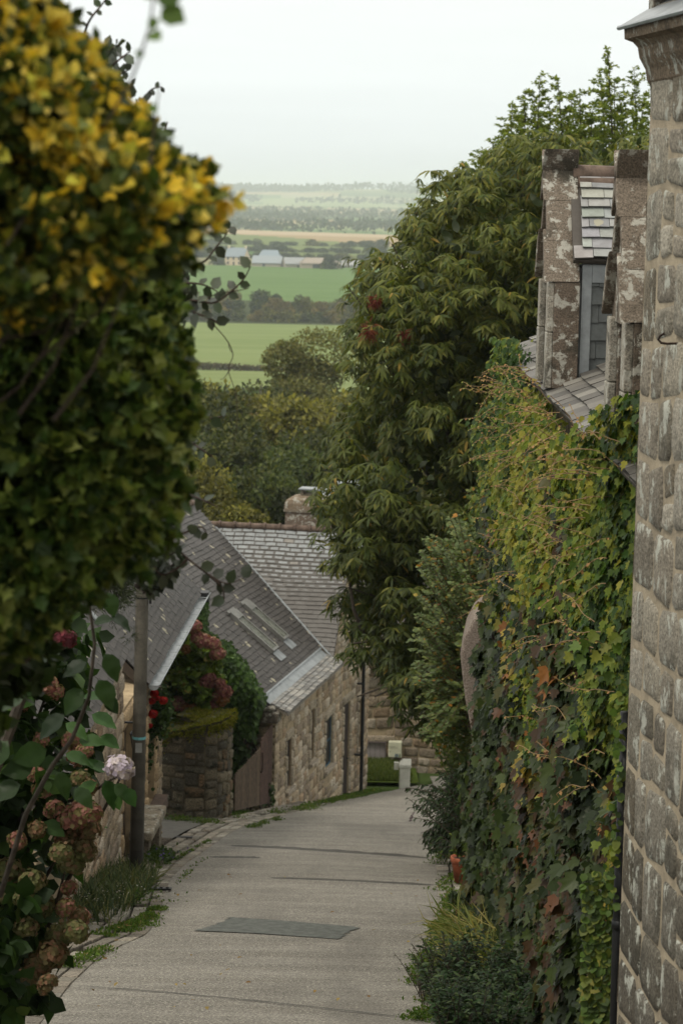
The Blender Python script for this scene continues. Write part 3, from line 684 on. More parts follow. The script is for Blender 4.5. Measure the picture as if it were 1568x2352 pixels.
# ---------------------------------------------------------------- house behind with pale walls
bh = empty('white_gabled_house', (-.2, 66, -14), 'white rendered house with pale roof showing behind the grey slate roof and chimney', 'house')
b_ = at(735, 1250, 66); q = MB(); x0, x1 = at(722, 1200, 66)[0], at(840, 1200, 66)[0]
zt = at(780, 1112, 66)[2]; zb_ = at(780, 1205, 66)[2]
fv = [(x0, 66, -16), (x1, 66, -16), (x1, 66, zb_), ((x0+x1)/2+.25, 66, zt), (x0, 66, zb_)]; bv_ = [(a, b+5, c) for a, b, c in fv]
q.raw(fv+bv_, [(4, 3, 2, 1, 0)[::-1], (5, 6, 7, 8, 9)[::-1], (0, 1, 6, 5), (1, 2, 7, 6), (4, 0, 5, 9)]); q.build('wall', plain('white render', (.52, .54, .54), .9, var=.15, sc=2), bh)
q = MB()
for a, b in ((3, 2), (4, 3)):
    p, r2 = np.array(fv[a]), np.array(fv[b]); dr = nrm(r2-p)*.12
    p = p-(dr if a == 4 else 0); r2 = r2+(dr if b == 2 else 0)
    q.box(p+(0, -.2, .01), r2-p, (0, 5.4, 0), (0, 0, .1))
q.build('roof', plain('pale slate', (.3, .33, .34), .5, var=.3, sc=3), bh)
q = MB(); q.box((x1-.75, 65.98, zb_-.6), (.4, 0, 0), (0, -.03, 0), (0, 0, .5)); q.build('window', M['glass'], bh)

# ---------------------------------------------------------------- cross house at the end
XO = np.array([.2, 57.0, 0]); XU = nrm(np.array([1., -.06, 0])); XN = np.array([XU[1], -XU[0], 0]); XN = -np.array([-XU[1], XU[0], 0])
xh = empty('end_stone_house', (2.5, 57, -13.8), 'brown stone house closing the bottom of the lane, with one grey shutter', 'house')
def xu(px, py): 
    v = ray(px, py); t = (XO@XN)/(v@XN); q = v*t; return ((q-XO)@XU, q[2])
sa_ = xu(843, 1765); sb_ = xu(884, 1706)
xo = [(sa_[0]-.3, sb_[0], sa_[1], sb_[1])]
q = MB(); wallbody(q, XO, XU, UP, XN, -.3, 9, -15, -10.9, 3.5, xo, .12); xb = q.build('wall', M['mortar_house'], xh)
q = MB(); masonry(q, XO, XU, UP, XN, -.3, 9, -14.4, -10.9, (.16, .3), (.22, .5), .025, .024, lambda r: tuple(v*.72 for v in rubble(r)), [(xo[0][0]-.02, xo[0][1]+.02, xo[0][2]-.02, xo[0][3]+.16)]); 
stone1(q, XO, XU, UP, XN, xo[0][0], xo[0][1]+.25, xo[0][3]+.01, xo[0][3]+.17, .01, .03, (.3, .25, .19)); q.build('stonework', M['stone_house'], xb, True)
q = MB(); P2 = lambda u, z, o=0: XO+XU*u+UP*z+XN*o
q.box(P2(xo[0][0], xo[0][2], -.06), XU*(xo[0][1]-xo[0][0]), XN*.03, UP*(xo[0][3]-xo[0][2]), (.30, .27, .27))
n_ = 6
for k in range(n_): q.box(P2(xo[0][0]+(xo[0][1]-xo[0][0])*(k+.92)/n_, xo[0][2], -.028), XU*.012, XN*.004, UP*(xo[0][3]-xo[0][2]), (.2, .18, .18))
q.build('shutter', M['paint'], xh)
q = MB(); c_, d_ = (xo[0][0], xo[0][2]), (xo[0][1], xo[0][3])
for (x, y_, w_, h2) in ((c_[0], c_[1]-.03, d_[0]-c_[0], .03), (c_[0], d_[1], d_[0]-c_[0]+.03, .03), (d_[0], c_[1]-.03, .03, d_[1]-c_[1]+.03)): q.box(P2(x, y_, -.02), XU*w_, XN*.06, UP*h2, (.16, .13, .13))
q.build('shutter_frame', M['paint'], xh)
# roof of it
q = MB(); q.box(P2(-.5, -10.95, .3), XU*9.8, -XN*2.2+UP*1.5, UP*.12-XN*.0, (.09, .075, .07)); q.build('roof', M['slate_brown'], xh)
# meter box
ma = xu(892, 1735); mb_ = xu(923, 1700)
q = MB(); w_, h2 = mb_[0]-ma[0], mb_[1]-ma[1]; q.box(P2(ma[0], ma[1], .03), XU*w_, XN*.2, UP*h2)
mtb = q.build('meter_box', plain('cream plastic', (.56, .56, .42), .5, var=.15, sc=4)); bv = mtb.modifiers.new('b', 'BEVEL'); bv.width = .02; bv.segments = 2
tag(mtb, 'cream plastic meter box with striped sticker fixed to the brown stone wall', 'meter box')
for i, cc in enumerate(((.05, .16, .28), (.1, .1, .05), (.05, .16, .28), (.4, .42, .3), (.08, .12, .05))):
    q = MB(); q.box(P2(ma[0]+w_*(.52+.085*i), ma[1]+h2*.04, .2315), XU*w_*.055, XN*.004, UP*h2*.22, cc); q.build('sticker_stripe', M['paint'], mtb)
for i in range(2): q = MB(); q.box(P2(ma[0]+w_*.12, ma[1]+h2*(.62+.09*i), .2315), XU*w_*(.6-.2*i), XN*.003, UP*h2*.018, (.25, .25, .2)); q.build('printed_line', M['paint'], mtb)
q = MB(); q.box(P2(ma[0]+w_*.12, ma[1]+h2*.36, .2315), XU*w_*.06, XN*.003, UP*h2*.05, (.1, .1, .08)); q.build('lock', M['paint'], mtb)
# cable
q = MB(); A1 = P2(ma[0]+w_*.35, ma[1], .15); B1 = P2(xu(843, 1750)[0], xu(843, 1750)[1], .3); low = xu(868, 1771)[1]
pts = []
for t in np.linspace(0, 1, 22):
    p = A1*(1-t)+B1*t; m_ = 4*t*(1-t); p = p+UP*((low-(A1[2]+B1[2])/2)*m_); pts.append(p)
q.tube(pts, .028, 8); cb_ = q.build('cable', plain('cream hose', (.5, .45, .33), .6), None, True); tag(cb_, 'cream conduit cable sagging from the meter box along the wall', 'cable')
# utility post
bp = G(929, 1808); hh = at(929, 1742, bp[1])[2]-bp[2]; q = MB()
q.box(bp+(-.13, -.1, -.1), (.24, 0, 0), (0, .2, 0), (0, 0, hh-.1)); q.box(bp+(-.15, -.12, hh-.198), (.28, 0, 0), (0, .24, 0), (0, 0, .07))
q.raw([bp+(-.15, -.12, hh-.126), bp+(.13, -.12, hh-.126), bp+(.13, .12, hh-.126), bp+(-.15, .12, hh-.126), bp+(-.06, 0, hh), bp+(.13, 0, hh)], [(0, 1, 5, 4), (1, 2, 5), (2, 3, 4, 5), (3, 0, 4)])
mt_ = M['white']; ut = q.build('utility_post', mt_); tag(ut, 'squat white concrete utility post with pitched cap beside the grass verge', 'post'); bv = ut.modifiers.new('b', 'BEVEL'); bv.width = .012
q = MB(); q.box(bp+(-.25, -.05, hh*.62), (.10, 0, 0), (0, .1, 0), (0, 0, .16)); q.build('side_box', M['white'], ut)

# ---------------------------------------------------------------- cottage with the long zinc gutter (left)
CA = np.array([-2.84, 30.9, 0.]); CU = nrm(np.array([.055, 1, 0])); CN = np.array([-CU[1], CU[0], 0]); CO = -CN
gc = empty('gutter_cottage', (CA[0], CA[1], -8.8), 'sandy stone cottage with brown slate roof and long zinc gutter, red geraniums at its window', 'house')
Pc = lambda u, z, o=0: CA+CU*u+UP*z+CO*o
cops = [(.35, 1.5, -9.05, -7.0), (2.75, 3.55, -8.75, -7.55)]
q = MB(); wallbody(q, CA, CU, UP, CO, -.2, 4.4, -11, -6.75, .5, cops, .16); q.face([Pc(4.4, -11), Pc(4.4, -6.75), Pc(4.4, -6.75, -3), Pc(4.4, -11, -3)][::-1])
cw_ = q.build('wall', M['mortar_gold'], gc)
q = MB(); masonry(q, CA, CU, UP, CO, -.2, 4.4, -10.6, -6.75, (.11, .2), (.14, .32), .035, .016, gold, [(a-.22, b+.22, c-.16, d+.22) for a, b, c, d in cops])
for o in cops: surround(q, CA, CU, CO, o, .2, .22, .14, (.42, .31, .19), .03)
masonry(q, CA+CU*4.4, CN, UP, CU, 0, 2.2, -10.6, -6.8, (.12, .22), (.2, .4), .03, .016, gold)
q.build('stonework', M['stone_gold'], cw_, True)
q = MB(); a, b, c, d = cops[0]; q.box(Pc(a, c, -.15), CU*(b-a), CO*.03, UP*(d-c), (.10, .07, .045))
for k in range(1, 5): q.box(Pc(a+(b-a)*k/5-.005, c, -.118), CU*.01, CO*.004, UP*(d-c), (.03, .02, .015))
dd = q.build('door', M['wood'], gc); h_ = MB(); h_.tube([Pc(b-.1, c+1., -.12), Pc(b-.1, c+1., -.07), Pc(b-.2, c+1., -.07)], .01); h_.build('handle', M['iron'], dd)
a, b, c, d = cops[1]; q = MB(); q.box(Pc(a, c, -.14), CU*(b-a), CO*.012, UP*(d-c)); wn = q.build('window', M['glass'], gc)
q = MB(); t_ = .04
for (x, y_, w_, h2) in ((a, c, t_, d-c), (b-t_, c, t_, d-c), (a+t_, c, b-a-2*t_, t_), (a+t_, d-t_, b-a-2*t_, t_), ((a+b)/2-.02, c+t_, .04, d-c-2*t_)): q.box(Pc(x, y_, -.128), CU*w_, CO*.03, UP*h2, (.3, .24, .17))
q.build('frame', M['paint'], wn)
# roof
GE = np.array([-2.62, 32.9, -6.72]); GU = nrm(np.array([.032, 1, 0])); GN = np.array([-GU[1], GU[0], 0])
SG = nrm(GN+UP*1.05); GRN = nrm(np.cross(GU, SG)); GRN = GRN if GRN[2] > 0 else -GRN; LGU = 8.0
q = MB(); q.face([GE-GRN*.02, GE+GU*LGU-GRN*.02, GE+GU*LGU+SG*4.4-GRN*.02, GE+SG*4.4-GRN*.02], (.05, .045, .04))
q.box(GE-GRN*.14, GU*LGU, SG*4.4, GRN*.11, (.07, .055, .045))
slates(q, GE, GU, SG, GRN, lambda s: (-.04, LGU+.04), -.02, 4.4, .1, .17, .007, brown)
q.face([GE+SG*4.4, GE+GU*LGU+SG*4.4, GE+GU*LGU+SG*4.4+GN*3-UP*3, GE+SG*4.4+GN*3-UP*3], (.06, .05, .045))
gr = q.build('roof', M['slate_brown'], gc)
q = MB(); k = 0; u_ = 0
while u_ < LGU: q.tube([GE+SG*4.4+GU*u_, GE+SG*4.4+GU*(u_+.34)], [.08, .075], 10); u_ += .335
q.build('ridge_tiles', M['ridge'], gr, True)
# half round gutter with bead, brackets and end hopper
q = MB(); gc0 = GE-GN*.075-UP*.03; n_ = 10; vs = []; prof_ = [(math.cos(t)*.075, -math.sin(t)*.07) for t in np.linspace(0, math.pi, n_)]
for (yy, sgn) in ((0, 1), (LGU, 1)):
    for (a, b) in prof_: vs.append(gc0+GU*yy-GN*a+UP*b)
    for (a, b) in prof_: vs.append(gc0+GU*yy-GN*a*.93+UP*(b*.93))
fs = []
for i in range(n_-1): fs += [(i, i+1, 2*n_+i+1, 2*n_+i), (n_+i+1, n_+i, 3*n_+i, 3*n_+i+1)]
fs += [tuple(range(n_)), tuple(range(2*n_, 3*n_))]
q.raw(vs, fs); q.tube([gc0-GN*.075, gc0-GN*.075+GU*LGU], .011, 8)
gt = q.build('gutter', M['zinc'], gr)
q = MB(); y = .25
while y < LGU:
    q = MB(); q.box(gc0+GU*y-GN*.08+UP*.005, GU*.025, GN*.16, UP*.006); q.box(gc0+GU*y-GN*.082-UP*.02, GU*.025, GN*.006, UP*.03); q.build('bracket', M['zinc'], gt); y += .55
q = MB(); hp = gc0+GU*(LGU-.3); q.box(hp-GN*.07-UP*.12, GU*.3, GN*.15, UP*.16); q.build('hopper', M['darkmetal'], gt)
for (uu, ss) in ((-1.3, 1.35), (-1.9, .8)):
    pass
# lantern
q = MB(); lp = Pc(.15, -6.98, .02)
q.box(lp+(-.0, -.02, .10), (.26, 0, 0), (0, .04, 0), (0, 0, .02)); q.tube([lp+(.2, 0, .11), lp+(.2, 0, .02)], .008, 6)
ln_ = q.build('wall_lantern', M['darkmetal']); tag(ln_, 'black glazed lantern hanging under the eaves beside the cottage door', 'lantern')
q = MB(); c0 = lp+(.2, 0, 0)
def ringp(r_, z, n=4): return [c0+(r_*math.cos(math.pi/4+i*math.pi/2), r_*math.sin(math.pi/4+i*math.pi/2), z) for i in range(n)]
A4, B4, T4 = ringp(.07, -.27), ringp(.115, -.03), ringp(.03, .04)
for i in range(4):
    j = (i+1) % 4; q.tube([A4[i], B4[i]], .008, 5); q.tube([A4[i], A4[j]], .008, 5); q.tube([B4[i], B4[j]], .012, 5); q.face([B4[i]+(0, 0, .004), B4[j]+(0, 0, .004), T4[j], T4[i]])
q.build('lantern_frame', M['darkmetal'], ln_)
q = MB(); [q.face([A4[i]*.97+c0*.03, A4[(i+1) % 4]*.97+c0*.03, B4[(i+1) % 4]*.97+c0*.03, B4[i]*.97+c0*.03]) for i in range(4)]; q.build('pane', M['skyglass'], ln_)
# stone bench
q = MB(); bz = zg(33.0)+.02; bb = Pc(.95, 0, .02); bb[2] = bz
bn = empty('stone_bench', bb)
for o_1 in (0, 1.1):
    q = MB(); q.box(bb+UP*.02+CU*o_1, CU*.22, CO*.26, UP*.5, (.22, .19, .15)); q.build('leg', M['dressed'], bn)
tag(bn, 'thick lichened stone bench against the cottage wall behind the pole', 'bench')
q = MB(); q.box(bb-CU*.1+UP*.5, CU*1.5, CO*.32, UP*.14, (.27, .235, .18)); sb2 = q.build('seat', M['granite'], bn); bv = sb2.modifiers.new('b', 'BEVEL'); bv.width = .03; bv.segments = 2
# drain cover and grate
dg = G(420, 1931)
q = MB(); q.box(dg+(-.12, 0, .03), (.26, 0, 0), (0, .2, -.035), (0, 0, .025)); o_ = q.build('drain_cover', M['darkmetal']); tag(o_, 'small dark drain cover at the foot of the driveway', 'drain cover')
gg = G(325, 2048); q = MB(); gg = gg+(0, 0, .05)
q.box(gg+(-.32, -.1, 0), (.66, 0, 0), (0, .03, -.006), (0, 0, .022)); q.box(gg+(-.32, .10, -.04), (.66, 0, 0), (0, .03, -.006), (0, 0, .022))
for k in range(10): q.box(gg+(-.31+k*.07, -.07, -.006), (.03, 0, 0), (0, .17, -.033), (0, 0, .02))
o_ = q.build('drain_grate', M['darkmetal']); tag(o_, 'long slotted iron drain grate in the setts by the pole', 'drain grate')

# ---------------------------------------------------------------- near cottage (left, mostly behind flowers)
NA = np.array([-2.83, 22.4, 0.]); NU = nrm(np.array([.002, 1, 0])); NN = np.array([-NU[1], NU[0], 0]); NO_ = -NN; LNU = 8.45
nc = empty('near_cottage', (NA[0], NA[1], -7.2), 'rough stone cottage end wall behind the hydrangeas, nearer than the pole', 'house')
q = MB(); wallbody(q, NA, NU, UP, NO_, 0, LNU, -10, -5.82, .5); Pn = lambda u, z, o=0: NA+NU*u+UP*z+NO_*o
q.face([Pn(LNU, -10), Pn(LNU, -10, -3), Pn(LNU, -5.82, -3), Pn(LNU, -5.82)]); nw = q.build('wall', M['mortar_house'], nc)
q = MB(); masonry(q, NA, NU, UP, NO_, 2.5, LNU, -9.2, -5.82, (.13, .27), (.3, .7), .02, .035, rubble); q.build('stonework', M['stone_house'], nw, True)
SN = nrm(NN+UP*1.05); NRN = nrm(np.cross(NU, SN)); NRN = NRN if NRN[2] > 0 else -NRN; NE_ = NA+UP*-5.86+NO_*.08
q = MB(); q.box(NE_-NRN*.1, NU*(LNU+.1), SN*3.6, NRN*.08, (.06, .05, .045)); slates(q, NE_, NU, SN, NRN, lambda s: (0, LNU+.12), -.03, 3.6, .1, .17, .007, brown)
q.face([NE_+SN*3.6, NE_+NU*LNU+SN*3.6, NE_+NU*LNU+SN*3.6+NN*3-UP*3, NE_+SN*3.6+NN*3-UP*3], (.06, .05, .045))
nr_ = q.build('roof', M['slate_brown'], nc)
for s in (.5, 1.1, 1.7):
    q = MB(); q.box(NE_+NU*(LNU-.35)+SN*s+NRN*.02, NU*.18, SN*.4, NRN*.02); q.build('flashing', M['zinc'], nr_)

# ---------------------------------------------------------------- utility pole
pb = G(313, 2022); pt = at(329, 1262, pb[1]+.0); pole_h = pt-pb
q = MB(); lt = lambda t: pb+pole_h*t+UP*.0
q.tube([pb-UP*.3]+[lt(t) for t in np.linspace(0, 1.25, 14)], [.088]+list(np.linspace(.087, .072, 14)), 8, (1, 1, 1))
q.c = [tuple(np.array((.04, .037, .032))*(1-min(1, max(0, (i//8-1)/9)))+np.array((.17, .155, .125))*min(1, max(0, (i//8-1)/9))) for i in range(len(q.f))]
pl_ = q.build('utility_pole', M['pole'], None, True); tag(pl_, 'tall slim brown utility pole leaning beside the lane', 'pole')
q = MB(); q.tube([lt(.432), lt(.440)], [.0835, .0832], 8, (.15, .42, .46)); q.build('blue_band', M['paint'], pl_)
q = MB(); q.box(lt(.395)+(-.035, -.09, 0), (.08, 0, 0), (0, .004, 0), (0, 0, .12), (.3, .31, .3)); q.build('notice_plate', M['paint'], pl_)
q = MB()
for t in (.855, .965): q.tube([lt(t), lt(t+.004)], .080, 8)
q.box(lt(.9)+(.085, -.02, -.25), (.03, 0, 0), (0, .04, 0), (0, 0, .5)); q.build('bands', M['darkmetal'], pl_)

# ---------------------------------------------------------------- mossy garden wall
mw = empty('mossy_garden_wall', (-2.3, 40.5, -10.7), 'curved dark stone garden wall with thick green moss on top', 'wall')
path = [np.array(p) for p in ((-3.6, 40.95, 0), (-3.1, 40.75, 0), (-2.6, 40.6, 0), (-2.25, 40.62, 0), (-2.05, 40.8, 0), (-1.92, 41.15, 0), (-1.84, 41.65, 0))]
zt_ = lambda x: float(np.interp(x, [-3.6, -2.9, -2.3, -1.9], [-9.25, -9.2, -9.03, -8.98]))
q = MB(); st = MB(); mt = MB()
for a, b in zip(path, path[1:]):
    u = nrm(b-a); L = np.linalg.norm(b-a); out = np.array([u[1], -u[0], 0]); tz = (zt_(a[0])+zt_(b[0]))/2
    for (p, r2) in ((a, b),): q.face([p+UP*-12, r2+UP*-12, r2+UP*zt_(r2[0]), p+UP*zt_(p[0])])
    q.face([a+UP*zt_(a[0]), b+UP*zt_(b[0]), b+UP*(zt_(b[0])-.02)-out*.75, a+UP*(zt_(a[0])-.02)-out*.75])
    masonry(st, a, u, UP, out, 0, L, -11.6, tz-.02, (.12, .26), (.2, .5), .02, .035, darkst)
    mt.face([a+UP*(zt_(a[0])+.03)+out*.05, b+UP*(zt_(b[0])+.03)+out*.05, b+UP*(zt_(b[0])+.05)-out*.8, a+UP*(zt_(a[0])+.05)-out*.8], (.09, .085, .03))
    mt.face([a+UP*(zt_(a[0])-.07)+out*.05, b+UP*(zt_(b[0])-.07)+out*.05, b+UP*(zt_(b[0])+.03)+out*.05, a+UP*(zt_(a[0])+.03)+out*.05], (.07, .065, .03))
e_ = path[-1]; q.face([e_+UP*-12, e_+UP*-12+(-.5, .3, 0), e_+UP*zt_(e_[0])+(-.5, .3, 0), e_+UP*zt_(e_[0])]); masonry(st, e_, nrm(np.array([-.5, .3, 0])), UP, np.array([.5, .86, 0]), 0, .5, -11.6, -9.05, (.12, .26), (.2, .4), .02, .03, darkst)
mb_w = q.build('wall', M['mortar_moss'], mw); st.build('stonework', M['stone_moss'], mb_w, True); mt.build('coping', M['stone_moss'], mb_w)
# moss tufts
n = 9000; t = R.uniform(0, len(path)-1.001, n); i = t.astype(int); fr = (t-i)[:, None]; pa = np.array(path)
pp = pa[i]*(1-fr)+pa[i+1]*fr; dirs = nrm(pa[i+1]-pa[i]); outs = np.stack([dirs[:, 1], -dirs[:, 0], 0*dirs[:, 0]], 1)
off = R.uniform(-.75, .07, n)**1.; side = R.random(n) < .25; off = np.where(side, .07, off)
z = np.array([zt_(x) for x in pp[:, 0]])+np.where(side, -R.exponential(.05, n), .035+.02*np.sin(off*9))
pos = pp+outs*off[:, None]; pos[:, 2] = z
keep = (vn(pos, 4, 3) > -.25)|(pos[:, 0] > -2.5); pos, outs_, side_ = pos[keep], outs[keep], side[keep]
col = palette(len(pos), [(.20, .21, .02), (.27, .24, .03), (.12, .14, .015), (.3, .26, .07)], [4, 3, 3, 1.2])
leaves('moss', GB, pos, rv(len(pos), .6)+outs_*np.where(side_, 1.2, .3)[:, None]+np.array([0, 0, .5])-UP*np.where(side_, .8, 0)[:, None], rv(len(pos)), R.uniform(.03, .06, len(pos)), col, M['moss'], mw, 9.)
# wooden gate of close slats
ga, gb_ = np.array([-1.79, 41.72, 0]), np.array([-1.22, 44.45, 0]); gu = nrm(gb_-ga); gl = np.linalg.norm(gb_-ga); go = np.array([gu[1], -gu[0], 0])
gt_ = empty('slatted_gate', (-1.5, 43, -11.1), 'brown wooden gate of close upright slats with curved top between wall and house', 'gate')
zt1 = lambda t: float(np.interp(t, [0, .25, .5, .66, .68, .85, 1.], [-10.06, -10.05, -10.02, -9.98, -9.86, -9.93+.14, -9.93+.2]))-.06
for (t0, t1, tone) in ((0, .665, (.15, .105, .07)), (.675, 1., (.11, .065, .05))):
    q = MB(); n_ = int((t1-t0)*gl/.058)
    for k in range(n_):
        t = t0+(t1-t0)*k/n_; p = ga+gu*gl*t; zb = zg(p[1])+.10; kc = rnd.uniform(.75, 1.2)
        q.box(p+UP*zb, gu*.040, go*.022, UP*(zt1(t)-zb+rnd.uniform(-.01, .01)), tuple(v*kc for v in tone))
    lf = q.build('gate_leaf', M['wood'], gt_)
    for f_ in (.2, .75): 
        q = MB()
        pa_ = ga+gu*gl*t0; pb2 = ga+gu*gl*(t1-.01); za = zg(pa_[1])+.1+(zt1(t0)-zg(pa_[1])-.1)*f_; zb2 = zg(pb2[1])+.1+(zt1(t1)-zg(pb2[1])-.1)*f_
        q.box(pa_+UP*za-go*.03, pb2-pa_+UP*(zb2-za), go*.028, UP*.08, tuple(v*.7 for v in tone)); q.build('rail', M['wood'], lf)
q = MB(); p = ga+gu*gl*.67; q.tube([p+UP*(-10.15)+go*.05, p+UP*(-10.35)+go*.06, p+UP*-10.5+go*.05], .012, 6); q.box(p+UP*-10.52+go*.03-gu*.05, gu*.1, go*.03, UP*.03); q.build('latch', M['iron'], gt_)

# ================================================================== RIGHT SIDE
# tall granite building, its corner at 12.5 m
TA = np.array([1.53, 12.5, 0.]); TU = nrm(np.array([.14, -.99, 0])); TN = np.array([TU[1], -TU[0], 0]); TO_ = TN if TN[0] < 0 else -TN
tb = empty('tall_granite_building', (1.6, 12.4, -5.2), 'tall granite building corner with pale mortar joints, zinc flashing and carved cornice', 'building')
Pt = lambda u, z, o=0: TA+TU*u+UP*z+TO_*o
q = MB(); wallbody(q, TA, TU, UP, TO_, 0, 10.5, -6.5, 1.0, .4); bk = np.array([.99, .14, 0]); q.face([Pt(0, -6.5), Pt(0, 1.0), Pt(0, 1.0)+bk*3, Pt(0, -6.5)+bk*3])
q.face([Pt(10.5, -6.5), Pt(10.5, -6.5)+bk*3, Pt(10.5, 1.0)+bk*3, Pt(10.5, 1.0)]); tw = q.build('wall', M['mortar_tall'], tb)
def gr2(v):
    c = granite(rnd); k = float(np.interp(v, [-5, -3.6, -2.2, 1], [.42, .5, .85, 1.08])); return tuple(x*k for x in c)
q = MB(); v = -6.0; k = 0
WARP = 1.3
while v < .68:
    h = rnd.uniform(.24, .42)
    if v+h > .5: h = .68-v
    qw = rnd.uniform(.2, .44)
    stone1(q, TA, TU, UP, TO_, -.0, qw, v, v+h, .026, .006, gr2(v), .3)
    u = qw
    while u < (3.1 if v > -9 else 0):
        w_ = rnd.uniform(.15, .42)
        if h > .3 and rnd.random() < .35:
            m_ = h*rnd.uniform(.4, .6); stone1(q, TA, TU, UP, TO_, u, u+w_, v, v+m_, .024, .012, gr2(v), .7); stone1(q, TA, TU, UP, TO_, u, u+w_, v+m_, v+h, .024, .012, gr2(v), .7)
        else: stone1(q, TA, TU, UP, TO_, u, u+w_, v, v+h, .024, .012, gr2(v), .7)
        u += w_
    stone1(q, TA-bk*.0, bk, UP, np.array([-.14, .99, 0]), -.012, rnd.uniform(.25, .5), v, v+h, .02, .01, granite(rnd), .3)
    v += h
WARP = 1.
q.build('stonework', M['stone_tall'], tw, True)
# carved cornice (kneeler): profile swept along the wall
pr_ = [(0, .60), (.02, .625), (.03, .68), (.065, .74), (.075, .79), (.10, .815), (.145, .83), (.15, .89), (.0, .93)]
q = MB()
for k in range(2):
    a_, b2 = (-.03, .52) if k == 0 else (.525, 3.2); vs = []
    for u in (a_, b2):
        for (o, z) in pr_: vs.append(Pt(u, z, o*(1.0)-.005))
    n_ = len(pr_); q.raw(vs, [(i, i+1, n_+i+1, n_+i) for i in range(n_-1)]+[tuple(range(n_))[::-1], tuple(range(n_, 2*n_))], (.17, .13, .09))
# end face return
cn = q.build('cornice', M['stone_tall'], tb)
q = MB(); pz = [Pt(-.06, .895, .165), Pt(3.2, .895, .165), Pt(3.2, 1.04, -.07), Pt(-.06, 1.04, -.07)]
q.raw(pz+[p_-UP*.02 for p_ in pz], [(0, 1, 2, 3), (7, 6, 5, 4), (0, 4, 5, 1), (3, 2, 6, 7), (0, 3, 7, 4), (1, 5, 6, 2)]); q.tube([pz[0]-UP*.008, pz[1]-UP*.008], .012, 6); q.build('lead_flashing', M['zinc'], tb)
q = MB(); q.box(Pt(-.02, 1.0, -.03), TU*3, -TO_*.2, UP*.22, (.05, .055, .055)); 
slates(q, Pt(0.05, 1.05, .02), TU, nrm(UP-TO_*.5), nrm(TO_*1+UP*.5), lambda s: (0, 3), 0, .5, .12, .25, .01, lambda r, u, s: (.045, .05, .05)); q.tube([Pt(.02, 1.17, .06), Pt(3, 1.17, .06)], .016, 8); q.build('roof_edge', M['slate_old'], tb)
q = MB(); q.box(Pt(-.03, .9, .02), TU*.1, -TO_*.3, UP*.5, (.16, .14, .11)); q.build('gable_stone', M['stone_tall'], tb)
# iron hook
hk = Pt(.56, 0, .0); v_ = ray(1556, 788); hk = v_*((TA@TO_)/(v_@TO_)); q = MB()
q.tube([hk-TO_*.05, hk+TO_*.055-UP*.004, hk+TO_*.085+UP*.0, hk+TO_*.10+UP*.016, hk+TO_*.092+UP*.034, hk+TO_*.07+UP*.046], [.006]*6, 8); q.build('iron_hook', M['iron'], tb, True)
# black drainpipe
q = MB(); dx = 1.545; q.tube([(dx, 12.72, -2.7), (dx, 12.72, -4.0), (dx+.01, 12.72, -5.4)], .031, 10)
for z in (-3.05, -3.85): q.tube([(dx, 12.72, z), (dx, 12.72, z-.05)], .037, 10)
o_ = q.build('black_drainpipe', M['darkmetal'], None, True); tag(o_, 'black drainpipe at the foot of the granite corner beside the creeper', 'drainpipe')

# ---------------------------------------------------------------- creeper covered house with dormers
dh = empty('dormer_house', (1.75, 20, -6.5), 'house smothered in creeper under old slates with two lichened granite dormers', 'house')
q = MB(); WX = 1.78
q.box((WX, 12.75, -8.9), (4, 0, 0), (0, 14.3, 0), (0, 0, 7.3)); dw = q.build('wall', M['mortar_moss'], dh)
RE_ = np.array([1.6, 12.75, -1.52]); RU = np.array([0, 1., 0]); RS = nrm(np.array([1, 0, .54])); RNN = nrm(np.array([-.54, 0, 1]))
q = MB(); q.box(RE_-RNN*.04, RU*11.6, RS*.9, RNN*.035, (.06, .05, .04)); slates(q, RE_, RU, RS, RNN, lambda s: (0, 11.6), 0, .9, .15, .27, .012, old)
S2 = nrm(np.array([1, 0, 1.2])); N2 = nrm(np.array([-1.2, 0, 1])); slates(q, RE_+RS*.85+RNN*.0, RU, S2, N2, lambda s: (0, 11.6), 0, 1.1, .13, .24, .012, old); q.box(RE_+RS*.85-N2*.04, RU*11.6, S2*1.1, N2*.03, (.06, .05, .04))
dr = q.build('roof', M['slate_old'], dh)
mo = MB()
